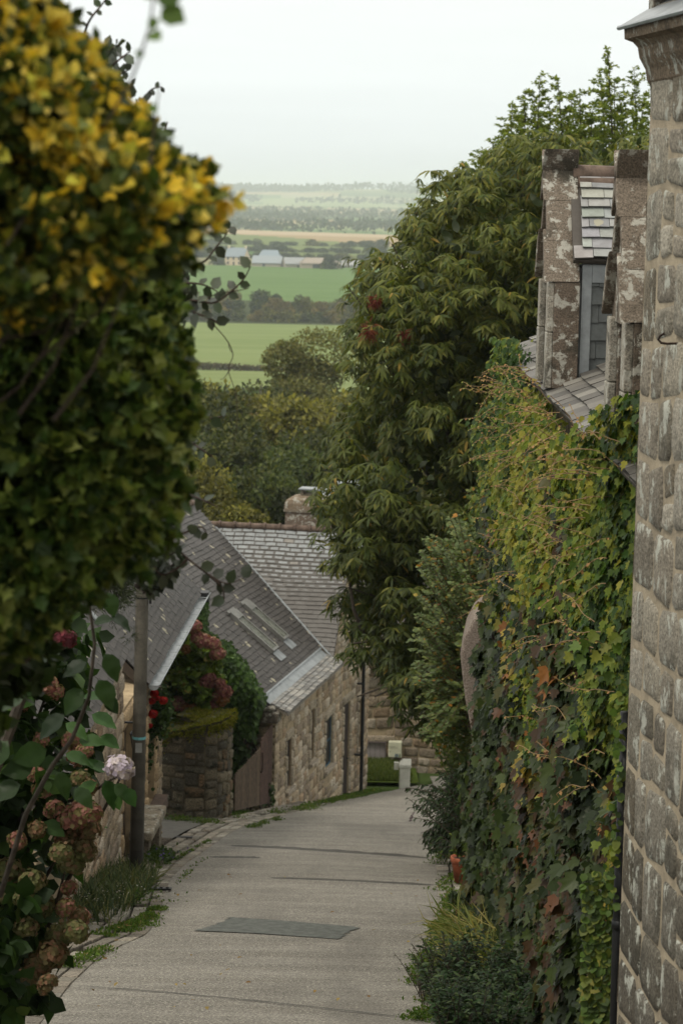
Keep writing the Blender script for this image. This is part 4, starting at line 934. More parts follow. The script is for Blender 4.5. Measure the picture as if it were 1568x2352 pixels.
def dormer(y0, y1, zp, ze, near):
    d = empty('granite_dormer', (1.6, (y0+y1)/2, -1.4)); d.parent = dh; d.matrix_parent_inverse = Matrix.Translation(dh.location).inverted()
    xf, th = 1.585, .25; zb = -1.32 if near else -1.46; ym = (y0+y1)/2; q = MB()
    lic = (.34, .30, .24)
    # side piers of the front, with moulded street edge
    for (ya, yb) in ((y0, y0+.2), (y1-.2, y1)):
        q.box((xf, ya, zb), (.05, 0, 0), (0, yb-ya, 0), (0, 0, -zb+ze-.62), (.27, .25, .21)); q.box((xf+.052, ya-.01, zb), (th-.05, 0, 0), (0, yb-ya+.02, 0), (0, 0, -zb+ze-.22), (.14, .11, .085))
        q.box((xf+.003, ya+.004, ze-.615), (.05, 0, 0), (0, yb-ya-.008, 0), (0, 0, .39), (.3, .275, .23))
    # gable copings rising to the peak
    pk = zp; 
    for s_ in (-1, 1):
        ya = ym+s_*(y1-y0)/2*1.04; 
        lo = np.array([xf-.02, ya, ze-.22]); hi = np.array([xf-.02, ym, pk])
        n_ = 3
        for k in range(n_):
            p = lo+(hi-lo)*k/n_; r2 = (hi-lo)/n_*.985; off = .012*((k % 2)*2-1)
            q.box(p+np.array([off, 0, 0]), r2, (th+.03, 0, 0), np.array([0, -s_*.14, .12*0+.1])*1.0, (.17, .14, .11))
    q.face([(xf+.03, y0, ze-.25), (xf+.03, y1, ze-.25), (xf+.03, ym, pk)], (.16, .13, .1)); q.face([(xf+th, y0, ze-.25), (xf+th, ym, pk), (xf+th, y1, ze-.25)], (.16, .13, .1))
    fr = q.build('stone_front', M['granite'], d); b2 = fr.modifiers.new('b', 'BEVEL'); b2.width = .008; b2.segments = 2
    # window in the front
    q = MB(); q.box((xf+.08, y0+.2, -1.5), (.02, 0, 0), (0, y1-y0-.4, 0), (0, 0, 1.5+ze-.25)); q.build('window', M['glass'], d)
    # cheeks hung with slate
    q = MB(); X1 = 3.2
    q.box((xf+th-.03, y0+.06, -1.35), (X1-xf-th, 0, 0), (0, y1-y0-.12, 0), (0, 0, 1.3+ze-.05), (.05, .05, .05))
    slates(q, (xf+th, y0+.06, -1.5), (1, 0, 0), (0, 0, 1), (0, -1, 0), lambda s: (0, 1.3), 0, 1.5+ze-.10, .14, .15, .008, lambda r, u, s: (.085, .095, .095)); q.build('slate_cheek', M['slate_plain'], d)
    q = MB(); q.box((xf+th+.02, y0+.025, -1.5), (.075, 0, 0), (0, .02, 0), (0, 0, 1.5+ze-.08)); q.box((xf+th+.098, y0+.025, ze-.22), (1.2, 0, 0), (0, .02, 0), (0, 0, .14)); q.build('zinc_flashing', M['zinc'], d)
    # little roof
    sl_ = nrm(np.array([0, (ym-y0), zp-.10-ze])); L_r = np.linalg.norm([ym-y0+.03, zp-.10-ze]); nn = nrm(np.array([0, -(zp-.10-ze), ym-y0])); q = MB()
    e0 = np.array([xf+th-.06, y0-.05, ze-.04]); slates(q, e0, (1, 0, 0), sl_, nn, lambda s: (0 if s < .1 else .07, 1.7), 0, L_r, .098, .17, .012, lambda r, u, s: tuple(v*r.uniform(.95, 1.05) for v in r.choice([(.27, .28, .27), (.33, .33, .31), (.22, .22, .215), (.3, .3, .3)])))
    q.box(e0-nn*.05, (1.7, 0, 0), sl_*L_r, nn*.04, (.07, .06, .05))
    sl2 = np.array([0, -sl_[1], sl_[2]]); nn2 = np.array([0, -nn[1], nn[2]]); e1 = np.array([xf+th-.06, y1+.05, ze-.04]); q.box(e1-nn2*.05, (1.7, 0, 0), sl2*L_r, nn2*.05, (.2, .2, .19))
    rr = q.build('dormer_roof', M['slate_old'], d)
    q = MB(); x = xf+th-.04
    while x < 3.2: q.tube([(x, ym, zp-.10), (x+.33, ym, zp-.10)], [.075, .07], 12); x += .335
    q.tube([(xf+th-.0, ym-.05, zp-.17), (3.2, ym-.05, zp-.17)], .055, 8); q.build('ridge_tiles', M['ridge'], rr, True)
dormer(19.1, 20.1, .33, -.40, False); dormer(13.75, 14.75, .22, -.45, True)

# roughcast wall end further down
q = MB(); pts = [(1112, 1402), (1085, 1425), (1066, 1462), (1056, 1505), (1062, 1560), (1068, 1610), (1078, 1660), (1086, 1705), (1092, 1760), (1096, 1850), (1160, 1850), (1160, 1402)]
fp = [at(a, b, 29.0) for a, b in pts]; bp2 = [p_+np.array([.1, 1.4, 0]) for p_ in fp]; n_ = len(fp)
q.raw(fp+bp2, [tuple(range(n_)), tuple(range(n_, 2*n_))[::-1]]+[(i, n_+i, n_+(i+1) % n_, (i+1) % n_) for i in range(n_)])
def rough():
    m, n, b, o = mat('roughcast'); co_ = objco(n)
    c = mixc(n, rng_(n, noise(n, co_, 45, 4, .8), .35, .65), (.20, .155, .125), (.52, .43, .36)); n.links.new(c, b.inputs['Base Color']); b.inputs['Roughness'].default_value = .95
    bump(n, b, noise(n, co_, 40, 4, .85), 1., .06); return m
rw = q.build('roughcast_wall', rough()); tag(rw, 'pinkish roughcast wall end with rounded edge between shrub and creeper', 'wall'); bv = rw.modifiers.new('b', 'BEVEL'); bv.width = .05; bv.segments = 3
# flower pot
fp_ = G(1060, 2034); fp_ = np.array([1.58, 29.2, zg(29.2)+.05]); q = MB()
q.lathe(fp_, [(.0, 0), (.085, 0), (.118, .22), (.122, .225), (.122, .232), (.118, .236), (.125, .25), (.140, .255), (.142, .315), (.137, .325), (.122, .325), (.118, .29), (.0, .29)], 28)
po = q.build('flower_pot', M['pot'], None, True); tag(po, 'orange terracotta flower pot at the foot of the creeper wall', 'flower pot')
q = MB(); q.lathe(fp_+(0, 0, .291), [(0, .0), (.117, 0)], 20, (.05, .04, .03)); q.build('soil', M['bark'], po)

# ================================================================== VEGETATION
def outline(pts, D):                       # outline points -> (z, x) at distance D
    w_ = [at(a, b, D) for a, b in pts]; w_.sort(key=lambda p: p[2]); return np.array([p[2] for p in w_]), np.array([p[0] for p in w_])
# ---- creeper on the wall
n = 90000
y = 12.8+14.4*R.random(n)**1.3; 
top = np.interp(y, [12.8, 13.4, 14.2, 15.0, 15.4, 16.5, 18.5, 20.6, 21.7, 22.2, 23.4, 24.6, 27.2], [-1.0, -1.02, -1.25, -1.55, -1.70, -1.68, -1.68, -1.62, -1.56, -1.25, -1.3, -1.9, -2.9])
bot = np.array([zg(a) for a in y])
zq = R.random(n)
f = R.random(n); z = bot+(top-bot)*f; yend = 26.6+.5*np.sin(z*2.1+1)+.5*np.sin(z*5.3); y = np.where(y > yend, y-(y-yend)*R.uniform(1, 2.2, n), y)
bul = .15+.15*vn(np.stack([y*0, y, z*1.3], 1), 1.3, 5)+.13*vn(np.stack([y*0, y, z], 1), 3.4, 6)+.12*np.exp(-((z-top)/.4)**2)*(y > 14.5)+.16*np.clip((-4.6-z)/3, 0, 1)+np.where(y < 14.6, .2*np.exp(-((z-top)/.35)**2), 0)
bul = np.clip(bul, .03, .52)*np.clip((y-12.6)/1.2, .25, 1)*np.clip((27.6-y)/1.2, .5, 1)
x = WX-bul*R.random(n)**.4-(R.random(n) < .05)*R.random(n)*.12
hy = np.clip((z-bot)/(top-bot+1e-6), 0, 1)
zone = hy+.30*vn(np.stack([y, z, z*0], 1), .9, 9)+R.normal(size=n)*.05+np.where(y < 13.7, .25, 0)      # >~.62: young bright small leaves
bright = zone > .60
sz = np.where(bright, R.uniform(.04, .085, n), R.uniform(.075, .165, n))
CP = np.stack([y*0, y, z*1.2], 1)
cols_b = patchy(CP, [(.03, .065, .011), (.06, .11, .013), (.115, .155, .015), (.185, .20, .02), (.26, .24, .03)], [2, 3, 4, 3, 1.2], 1.6, 31, .4)
cols_d = patchy(CP, [(.016, .028, .008), (.026, .042, .009), (.042, .062, .012), (.058, .055, .012), (.055, .030, .013), (.12, .048, .018)], [3.5, 4, 2.6, 1.6, 1.5, .3], 1.9, 41, .75)
wr_ = np.clip((14.2-y)/1.2, 0, 1)[:, None]
gcol = palette(n, [(.035, .075, .014), (.05, .09, .016), (.02, .045, .01)])
col = np.where(bright[:, None], cols_b, cols_d); col = np.where(R.random((n, 1)) < wr_*.9, gcol, col)
mid = (np.abs(zone-.57) < .1)&(vn(CP, 1.3, 77) > .15)&(R.random(n) < .45); col[mid] = palette(mid.sum(), [(.28, .20, .03), (.24, .10, .03), (.22, .20, .04)])
nrmv = np.tile(np.array([-1., -.55, .45]), (n, 1))+rv(n, .32); dv = np.stack([-.35+.25*R.normal(size=n), -.35+.5*R.normal(size=n), -.8+.25*R.normal(size=n)], 1)
pos = np.stack([x, y, z], 1)
cr = empty('wall_creeper', (1.7, 20, -6.5), 'dense creeper covering the right hand wall, yellow green above and dark purplish green below', 'creeper')
b1 = bright
leaves('young_leaves', IV, pos[b1], dv[b1], nrmv[b1], sz[b1], col[b1], M['leaf'], cr, 1.05)
leaves('old_leaves', IV, pos[~b1], dv[~b1], nrmv[~b1], sz[~b1], col[~b1], M['leafgloss'], cr, 1.1)
# trailing pink tendrils with tiny leaves
q = MB(); tp, td, tn = [], [], []
for k in range(190):
    y0 = rnd.uniform(13.4, 24.5); zt0 = float(np.interp(y0, [12.8, 15.2, 21, 24.5, 27.2], [-1.3, -1.62, -1.5, -1.9, -2.6]))-rnd.random()**2.2*2.2+.08
    p = np.array([WX-rnd.uniform(.15, .3), y0, zt0]); d = nrm(np.array([-.55, rnd.uniform(-.6, 1.), rnd.uniform(-.3, .6)])); pts = [p]
    for j in range(rnd.randint(6, 13)):
        d = nrm(d+np.array([rnd.uniform(-.28, .22), rnd.uniform(-.35, .35), rnd.uniform(-.32, .22)])); p = p+d*.034; pts.append(p)
        if p[0] > 1.74: break
        if rnd.random() < .75: tp.append(p); td.append(d*.3+np.array([rnd.uniform(-1, 1), rnd.uniform(-1, 1), -.4])); tn.append((-.6, -.6, .6))
    q.tube(pts, [.0026]*len(pts), 4, (.3, .19, .09), False)
q.build('tendrils', plain('pink tendril', (.27, .17, .08), .7, var=.3), cr)['kind'] = 'stuff'
leaves('tendril_leaves', DI, np.array(tp), np.array(td), np.array(tn), R.uniform(.018, .036, len(tp)), palette(len(tp), [(.30, .24, .06), (.36, .2, .08), (.22, .24, .05)]), M['leaf'], cr, 1.3)
# big bright leaves spray at the foot of the corner
pp = []
for (a, b) in ((1345, 1470), (1370, 1455), (1395, 1480), (1340, 1510), (1375, 1500), (1400, 1510), (1425, 1490), (1360, 1545), (1400, 1545), (1330, 1480), (1420, 1460), (1310, 1500), (1385, 1525)): pp.append(at(a, b, 13.6))
pp = np.array(pp); n = len(pp); leaves('big_leaves', IV, pp, np.tile([-.5, -.2, -.7], (n, 1))+rv(n, .3), np.tile([-.5, -1, .5], (n, 1))+rv(n, .2), .085, palette(n, [(.16, .2, .03), (.2, .21, .04), (.1, .16, .03)]), M['leaf'], cr, 1.1)
# small climbing strand on the pipe
pp = np.array([at(1440-rnd.uniform(0, 22)-k*.35, 1560+k*9, 12.68) for k in range(60)]+[at(rnd.uniform(1340, 1430), rnd.uniform(2000, 2352), 13.0) for k in range(520)]); n = len(pp)
leaves('small_leaves', RD, pp, np.tile([-.3, -.2, -.7], (n, 1))+rv(n, .3), np.tile([-.4, -1, .4], (n, 1))+rv(n, .3), R.uniform(.03, .055, n), palette(n, [(.09, .15, .03), (.14, .17, .03), (.05, .08, .02)]), M['leaf'], cr, 1.1)

# ---- generic crown made of clumps
def clumps(nc, per, inside, lo, hi, rad, up=.55, front=np.array([0, -1., 0])):
    """clump centres inside a solid, each a dome of shoots"""
    C_ = []
    while len(C_) < nc:
        p = lo+(hi-lo)*R.random((nc*4, 3)); p = p[inside(p)]; C_ += list(p)
    C_ = np.array(C_[:nc]); rr = rad*R.uniform(.6, 1.35, nc)
    i = np.repeat(np.arange(nc), per); d = nrm(rv(nc*per)*np.array([1, 1, .8])+np.array([0, 0, up])+front*.35)
    p = C_[i]+d*rr[i, None]*R.random((nc*per, 1))**.25*np.array([1, 1, .75]); return p, d, i
def stems(mb, base, tips, rad0, rad1, n=6, bow=.1, c=(1, 1, 1)):
    for t in tips:
        b, t = np.array(base), np.array(t); m_ = (b+t)/2+np.array([rnd.uniform(-1, 1), rnd.uniform(-1, 1), rnd.uniform(0, 1)])*bow*np.linalg.norm(t-b)
        pts = [(1-s)**2*b+2*s*(1-s)*m_+s*s*t for s in np.linspace(0, 1, 7)]; mb.tube(pts, list(np.linspace(rad0, rad1, 7)), n, c, False)

# ---- sweet chestnut on the right
D0 = 39.; zc, xc = outline([(1180, 330), (1100, 390), (1010, 440), (950, 485), (890, 525), (865, 570), (800, 615), (778, 650), (800, 700), (800, 760), (815, 800), (850, 850), (830, 900), (835, 960), (790, 1000), (715, 1040), (690, 1080), (735, 1140), (765, 1200), (795, 1300), (805, 1350), (790, 1420), (812, 1500), (795, 1530), (825, 1545), (880, 1580), (940, 1620), (990, 1680), (1040, 1760)], D0)
jag = lambda z: np.interp(z, zc, xc)
def in_chest(p):
    x0 = jag(p[:, 2]); t = (p[:, 1]-D0)/3.2; xl = x0+.04+1.0*t**2+.30*vn(p, 1.7, 88)
    xr = np.where(p[:, 2] < -6.4, 2.9-(-6.4-p[:, 2])*.3, 5.2)
    hole = (p[:, 2] < -8.9)&(p[:, 0] > 1.0)
    return (p[:, 0] > xl)&(p[:, 0] < xr)&(np.abs(t) < 1)&~hole
lo, hi = np.array([-1.2, D0-3, -10.8]), np.array([5.2, D0+3, .9])
cp, cd, ci = clumps(900, 23, in_chest, lo, hi, .36, .35)
ct = empty('chestnut_tree', (3.3, 39, zg(39)), 'big sweet chestnut tree with drooping toothed leaves and yellow burrs leaning over the lane', 'tree')
K = 8; P_, d_, n_r = rosettes(cp, cd*.6+np.array([0, -.1, .5]), K, 1.15)
d_ = d_+np.array([0, 0, -1.0]); zz = np.repeat(cd[:, 2], K)
vcl = vn(np.repeat(cp, K, 0), .9, 2)[:, None]
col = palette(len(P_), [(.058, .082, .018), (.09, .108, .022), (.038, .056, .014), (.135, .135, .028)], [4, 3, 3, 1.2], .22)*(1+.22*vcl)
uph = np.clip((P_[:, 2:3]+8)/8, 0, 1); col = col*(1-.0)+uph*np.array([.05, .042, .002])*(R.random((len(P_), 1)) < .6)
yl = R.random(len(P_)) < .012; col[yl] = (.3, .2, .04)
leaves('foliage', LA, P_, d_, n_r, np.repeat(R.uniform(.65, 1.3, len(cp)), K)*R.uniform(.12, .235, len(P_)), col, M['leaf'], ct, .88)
# dark inner foliage
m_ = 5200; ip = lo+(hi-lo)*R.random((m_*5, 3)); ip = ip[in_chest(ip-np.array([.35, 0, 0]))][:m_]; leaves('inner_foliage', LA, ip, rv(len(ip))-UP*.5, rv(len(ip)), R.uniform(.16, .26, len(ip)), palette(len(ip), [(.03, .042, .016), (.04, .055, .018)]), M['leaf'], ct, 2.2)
q = MB(); base = np.array([3.3, 39, zg(39)-.3]); base = np.array([3.6, 39.5, zg(39.5)-.3]); q.tube([base, base+(-.1, 0, 2), base+(-.3, 0, 4), base+(-.2, .2, 7.)], [.3, .24, .19, .1], 10)
tips = [at(a, b, D0+rnd.uniform(-1.5, 1)) for a, b in ((800, 660), (850, 780), (760, 1080), (900, 560), (960, 720), (900, 1000), (800, 1350), (800, 1480), (860, 1600), (1000, 900), (1020, 500), (1100, 700), (1150, 420), (900, 1250), (1040, 1200), (1200, 600))]
stems(q, base+(-.25, 0, 3.5), tips[:10:1], .10, .012); stems(q, base+(-.25, .1, 5.5), tips[10:], .08, .012)
a_, b_2 = at(795, 1290, D0-1), at(840, 1620, D0-1)
q.tube([base+(-.2, 0, 2), at(960, 1500, D0), at(840, 1470, D0-1), at(812, 1400, D0-1), at(796, 1290, D0-1)], [.11, .07, .045, .03, .015], 8); q.tube([base+(-.2, 0, 1.5), at(930, 1560, D0-.5), at(820, 1600, D0-1)], [.06, .035, .012], 7)
q.build('trunk', M['bark'], ct, True)
for (a, b, s_) in ((860, 690, .09), (848, 762, .15), (928, 772, .09), (368, 868, 0)):
    if s_ == 0: continue
    c0 = at(a, b, D0-2.1); n = 130; dd = nrm(rv(n)); o_ = leaves('dead_catkins', GB, c0+dd*s_*R.random((n, 1))*np.array([.8, .5, 1.1]), dd+np.array([0, 0, -.8]), rv(n), R.uniform(.08, .14, n), palette(n, [(.16, .03, .022), (.11, .03, .02), (.2, .06, .035)]), M['leafmatte'], ct, 3)
for k in range(26):
    a, b = rnd.choice([(863, 832), (1195+rnd.uniform(-40, 20), 1640), (1030, 630), (880, 960), (1130, 760), (900, 520), (1250, 1000)]); 
    t_ = rnd.randint(0, len(cp)-1); c0 = cp[t_]
    if c0[1] > D0: continue
    q = MB(); q.lathe(c0+(0, -.12, .0), [(0, -.035), (.025, -.028), (.038, 0), (.025, .028), (0, .035)], 10, (1, 1, 1)); q.build('burr', plain('burr', (.32, .30, .05), .8) if 'burr' not in bpy.data.materials else bpy.data.materials['burr'], ct, True)

# ---- feathery ash-like tree behind
at2 = empty('feathery_ash_tree', (4.5, 54, zg(54)), 'tall light green ash tree with feathery upright shoots behind the granite dormers', 'tree')
D1 = 52.; PP, DD = [], []; q = MB(); q.tube([(4.5, 54, zg(54)-.3), (4.4, 53.5, -8), (4.3, 53, -3.)], [.35, .25, .12], 10)
spires = [(1395, 112, 420), (1240, 172, 430), (1205, 205, 400), (1280, 178, 420), (1330, 210, 420), (1455, 158, 420), (1490, 170, 400), (1175, 240, 440), (1130, 325, 470), (1060, 372, 500), (1105, 345, 460), (980, 432, 520), (1225, 215, 420), (1300, 250, 420), (1360, 250, 420), (1420, 210, 400), (1150, 300, 460), (1475, 220, 420), (1260, 230, 400), (1190, 270, 420), (1375, 160, 420), (1410, 180, 400), (1310, 215, 420)]
for (px, py, by) in spires:
    Dd = D1+rnd.uniform(-1.6, 1.6); t0, b0 = at(px, py, Dd), at(px+rnd.uniform(-15, 25), by+60, Dd); q.tube([b0, (b0+t0)/2+np.array([rnd.uniform(-.06, .06), 0, 0]), t0], [.03, .018, .006], 5, (1, 1, 1), False)
    L = np.linalg.norm(t0-b0); nb = int(L*15)
    for k in range(nb):
        f = (k+rnd.random())/nb; p = b0+(t0-b0)*f; wdt = (.72*(1-f)**.6+.12)*rnd.uniform(.5, 1.15); az = rnd.uniform(0, 6.28); d = np.array([math.cos(az), math.sin(az)*.8, rnd.uniform(.25, .9)]); d = nrm(d)
        m_ = int(wdt/.028)+3
        for j in range(m_):
            s = j/m_; pt_ = p+d*wdt*s-UP*.25*wdt*s*s; 
            for _ in range(2): PP.append(pt_+np.array([rnd.uniform(-.02, .02), rnd.uniform(-.02, .02), 0])); DD.append(np.array([rnd.uniform(-1, 1), rnd.uniform(-1, 1), rnd.uniform(-.5, .35)])+d*.4)
PP, DD = np.array(PP), np.array(DD); n = len(PP)
leaves('foliage', DI, PP, DD, rv(n, .5)+UP, R.uniform(.07, .12, n), palette(n, [(.17, .22, .04), (.23, .27, .045), (.12, .17, .03), (.27, .28, .06)], [4, 3, 3, 1.3], .2), M['leaf'], at2, .9)
# body filling below spires
def in_ash(p): 
    zt = np.interp(p[:, 0], [at(960, 0, D1)[0], at(1100, 0, D1)[0], at(1180, 0, D1)[0], at(1500, 0, D1)[0], 9], [at(0, 500, D1)[2], at(0, 400, D1)[2], at(0, 275, D1)[2], at(0, 265, D1)[2], -.5]); return p[:, 2] < zt+.1+.35*np.sin(p[:, 0]*6.5)
cp2, cd2, ci2 = clumps(420, 90, in_ash, np.array([1.8, D1-1.5, -6]), np.array([8.5, D1+2.2, 2.2]), .42, .6)
n = len(cp2); leaves('inner_foliage', DI, cp2, rv(n)+cd2, rv(n, .5)+UP, R.uniform(.08, .14, n), palette(n, [(.14, .18, .035), (.17, .20, .04), (.09, .13, .028), (.21, .22, .05)], None, .25), M['leaf'], at2, .9)
q.build('trunk', M['bark'], at2, True)

# ---- arching shrub of the hedge (snowberry)
hs = empty('arching_hedge_shrub', (1.9, 33, zg(33)), 'arching hedge shrub with rows of small rounded leaves between chestnut and creeper wall', 'shrub')
q = MB(); PP, DD, NN2 = [], [], []
Ds = 32.
for k in range(250):
    b0 = at(rnd.uniform(1090, 1170), rnd.uniform(1500, 1800), Ds+rnd.uniform(-1, 1.6))
    ang = rnd.uniform(-.25, 1.15); yy = rnd.uniform(1180, 1700); xt = float(np.interp(yy, [1150, 1250, 1400, 1500, 1600, 1700, 1760], [1000, 960, 960, 930, 950, 960, 990]))+rnd.random()**1.2*150
    t0 = at(xt, yy, Ds+rnd.uniform(-1.5, 1.)); m_ = (b0+t0)/2+np.array([rnd.uniform(0, .3), rnd.uniform(-.3, .3), rnd.uniform(.15, .6)])
    pts = [(1-s)**2*b0+2*s*(1-s)*m_+s*s*t0 for s in np.linspace(0, 1, 10)]; q.tube(pts, list(np.linspace(.012, .004, 10)), 4, (1, 1, 1), False)
    L = np.linalg.norm(t0-b0); m = int(L/.022)
    for j in range(m):
        s = (j+.5)/m
        if s < .12: continue
        p = (1-s)**2*b0+2*s*(1-s)*m_+s*s*t0; tg = nrm(2*(1-s)*(m_-b0)+2*s*(t0-m_)); sd = nrm(np.cross(tg, UP))*(1 if j % 2 else -1)
        PP.append(p+rv(1, .006)[0]); DD.append(sd+tg*.4+rv(1, .25)[0]); NN2.append(UP+np.array([0, -.5, 0])+rv(1, .3)[0])
PP, DD, NN2 = map(np.array, (PP, DD, NN2)); n = len(PP); og = R.random(n) < .06; col = palette(n, [(.12, .165, .06), (.09, .125, .042), (.16, .19, .06)], None, .22); col[og] = palette(og.sum(), [(.35, .16, .03), (.3, .22, .04)])
leaves('foliage', RD, PP, DD, NN2, R.uniform(.05, .075, n), col, M['leaf'], hs)
def in_hs(p):
    v = np.interp(p[:, 2], *outline([(1060, 1180), (1010, 1300), (1000, 1450), (970, 1550), (960, 1650), (980, 1750), (1030, 1850)], Ds)); return (p[:, 0] > v+.15)&(p[:, 0] < v+1.6)
m_ = 26000; lo2, hi2 = np.array([.8, Ds-.6, zg(33)]), np.array([3.2, Ds+2, -4.0]); ip = lo2+(hi2-lo2)*R.random((m_*3, 3)); ip = ip[in_hs(ip)][:m_]
leaves('inner_foliage', RD, ip, rv(len(ip)), rv(len(ip))+UP, R.uniform(.04, .065, len(ip)), palette(len(ip), [(.09, .125, .035), (.12, .14, .035), (.055, .08, .022), (.26, .15, .03)], [4, 3, 3, .5]), M['leaf'], hs)
q.build('stems', plain('pinkish stem', (.16, .11, .07), .8), hs, True)

# ---- buddleia leaning over the road
bd = empty('buddleia', (1.75, 31, zg(31)), 'dark buddleia with narrow leaves and faded purple spike leaning over the lane', 'shrub')
q = MB(); PP, DD, NN2 = [], [], []; b0 = at(1090, 1925, 31.5)
for k in range(190):
    Dd = rnd.uniform(29.8, 33); t0 = at(*rnd.choice([(930+rnd.uniform(0, 130), 1850+rnd.uniform(-50, 30)), (970+rnd.uniform(0, 100), 1905+rnd.uniform(-50, 40)), (965+rnd.uniform(0, 100), 1930+rnd.uniform(-30, 40)), (935+rnd.uniform(0, 120), 1835+rnd.uniform(-30, 30)), (1000+rnd.uniform(0, 80), 1800+rnd.uniform(-40, 40)), (1020+rnd.uniform(0, 70), rnd.uniform(1730, 1930))]), Dd)
    bb0 = b0+np.array([rnd.uniform(-.05, .3), Dd-31.5, rnd.uniform(-.4, .3)]); m_ = (bb0+t0)/2+np.array([0, 0, rnd.uniform(.1, .35)]); pts = [(1-s)**2*bb0+2*s*(1-s)*m_+s*s*t0 for s in np.linspace(0, 1, 8)]; q.tube(pts, list(np.linspace(.01, .003, 8)), 4, (1, 1, 1), False)
    for j in range(34):
        s = .15+.85*j/34; p = (1-s)**2*bb0+2*s*(1-s)*m_+s*s*t0; tg = nrm(2*(1-s)*(m_-bb0)+2*s*(t0-m_)); sd = nrm(np.cross(tg, UP))*(1 if j % 2 else -1); PP.append(p); DD.append(sd*.7+tg*.6-UP*.35+rv(1, .3)[0]); NN2.append(UP+rv(1, .4)[0])
PP, DD, NN2 = map(np.array, (PP, DD, NN2)); n = len(PP); leaves('foliage', LA, PP, DD, NN2, R.uniform(.07, .125, n), palette(n, [(.025, .045, .018), (.04, .065, .024), (.016, .028, .012)]), M['leaf'], bd, 1.3)
q.build('stems', M['twig'], bd); c0 = at(948, 1868, 31); n = 60; leaves('flower_spike', DI, c0+np.array([-.3, 0, -.9])*R.random((n, 1))*.12+rv(n, .006), rv(n), rv(n), .022, palette(n, [(.13, .05, .12), (.08, .04, .07)]), M['petal'], bd)

# ---- herbs at the foot of the creeper
def herb(name, label, cat, cx_, cy_, sx_, sy_, hgt, nst, tmpl, size, cols, wid=1., per=26, lean=0., matk='leaf'):
    o = empty(name, (cx_, cy_, zg(cy_)), label, cat); q = MB(); PP, DD, NN2 = [], [], []
    for k in range(nst):
        bx, by = cx_+rnd.uniform(-sx_, sx_), cy_+rnd.uniform(-sy_, sy_); b = np.array([bx, by, zg(by)+.02]); h = hgt*rnd.uniform(.45, 1.05)*(1+.35*math.sin(bx*5+by*1.7)+.2*math.sin(by*4.3))
        t = b+np.array([rnd.uniform(-.5, .5)*h+lean*h, rnd.uniform(-.4, .2)*h, h]); m_ = (b+t)/2+np.array([0, 0, .15*h]); pts = [(1-s)**2*b+2*s*(1-s)*m_+s*s*t for s in np.linspace(0, 1, 6)]; q.tube(pts, list(np.linspace(.004, .0015, 6)), 4, (1, 1, 1), False)
        for j in range(per): s = .1+.9*j/per; p = (1-s)**2*b+2*s*(1-s)*m_+s*s*t; PP.append(p); a = rnd.uniform(0, 6.28); DD.append(np.array([math.cos(a), math.sin(a), rnd.uniform(-.1, .7)])); NN2.append(UP+rv(1, .3)[0])
    PP, DD, NN2 = map(np.array, (PP, DD, NN2)); n = len(PP); leaves('foliage', tmpl, PP, DD, NN2, R.uniform(size*.6, size*1.2, n), palette(n, cols), M[matk], o, wid); q.build('stems', M['twig'], o); return o
herb('dark_herb_bush', 'dark leafy herb bush at the bottom right edge of the lane', 'bush', 1.34, 18.2, .55, 1.6, .38, 560, LA, .07, [(.02, .045, .015), (.035, .07, .024), (.014, .028, .01), (.06, .09, .03)], 1.5)
herb('wiry_bush', 'wiry dark twiggy bush spilling onto the lane beside the dark herb bush', 'bush', .92, 19.0, .22, .8, .42, 110, LA, .035, [(.03, .04, .02), (.045, .04, .025)], 1.2, 18, -.25)
# grass blades / long leaves
def blades(name, pts, d, L_, w_, cols, parent=None, wts=None, curve=.5, m='leaf'):
    n = len(pts); tm = T([(-w_, 0, 0), (w_, 0, 0), (w_*.9, .4, .05*curve), (-w_*.9, .4, .05*curve), (w_*.6, .75, -.10*curve), (-w_*.6, .75, -.10*curve), (0, 1, -.38*curve)], [(0, 1, 2, 3), (3, 2, 4, 5), (5, 4, 6)])
    return leaves(name, tm, pts, d, np.cross(d, rv(n))+UP*.6, L_, palette(n, cols, wts), M[m], parent)
n = 320; n = 520; by = R.uniform(19.4, 23.2, n); bx = R.uniform(1.2, 1.75, n); pts = np.stack([bx, by, [zg(a)+.05 for a in by]], 1); d = np.stack([-R.uniform(.2, 1.2, n), R.normal(size=n)*.5, R.uniform(.2, 1.0, n)], 1)
gb2 = blades('long_grass_clump', pts, d, R.uniform(.3, .6, n), .02, [(.2, .2, .06), (.28, .24, .09), (.12, .15, .04), (.16, .18, .05)], curve=1.2, m='leafmatte'); tag(gb2, 'clump of long yellowing strap leaves under the creeper', 'grass clump')
# small pot plant
herb('pot_plant', 'bright green young plant growing in the orange pot', 'plant', 1.57, 29.15, .06, .05, .34, 9, OV, .11, [(.11, .17, .03), (.16, .2, .04)], 1., 7).location
po_pl = bpy.data.objects['pot_plant']
for ch in list(po_pl.children): ch.location = (0, 0, .33)
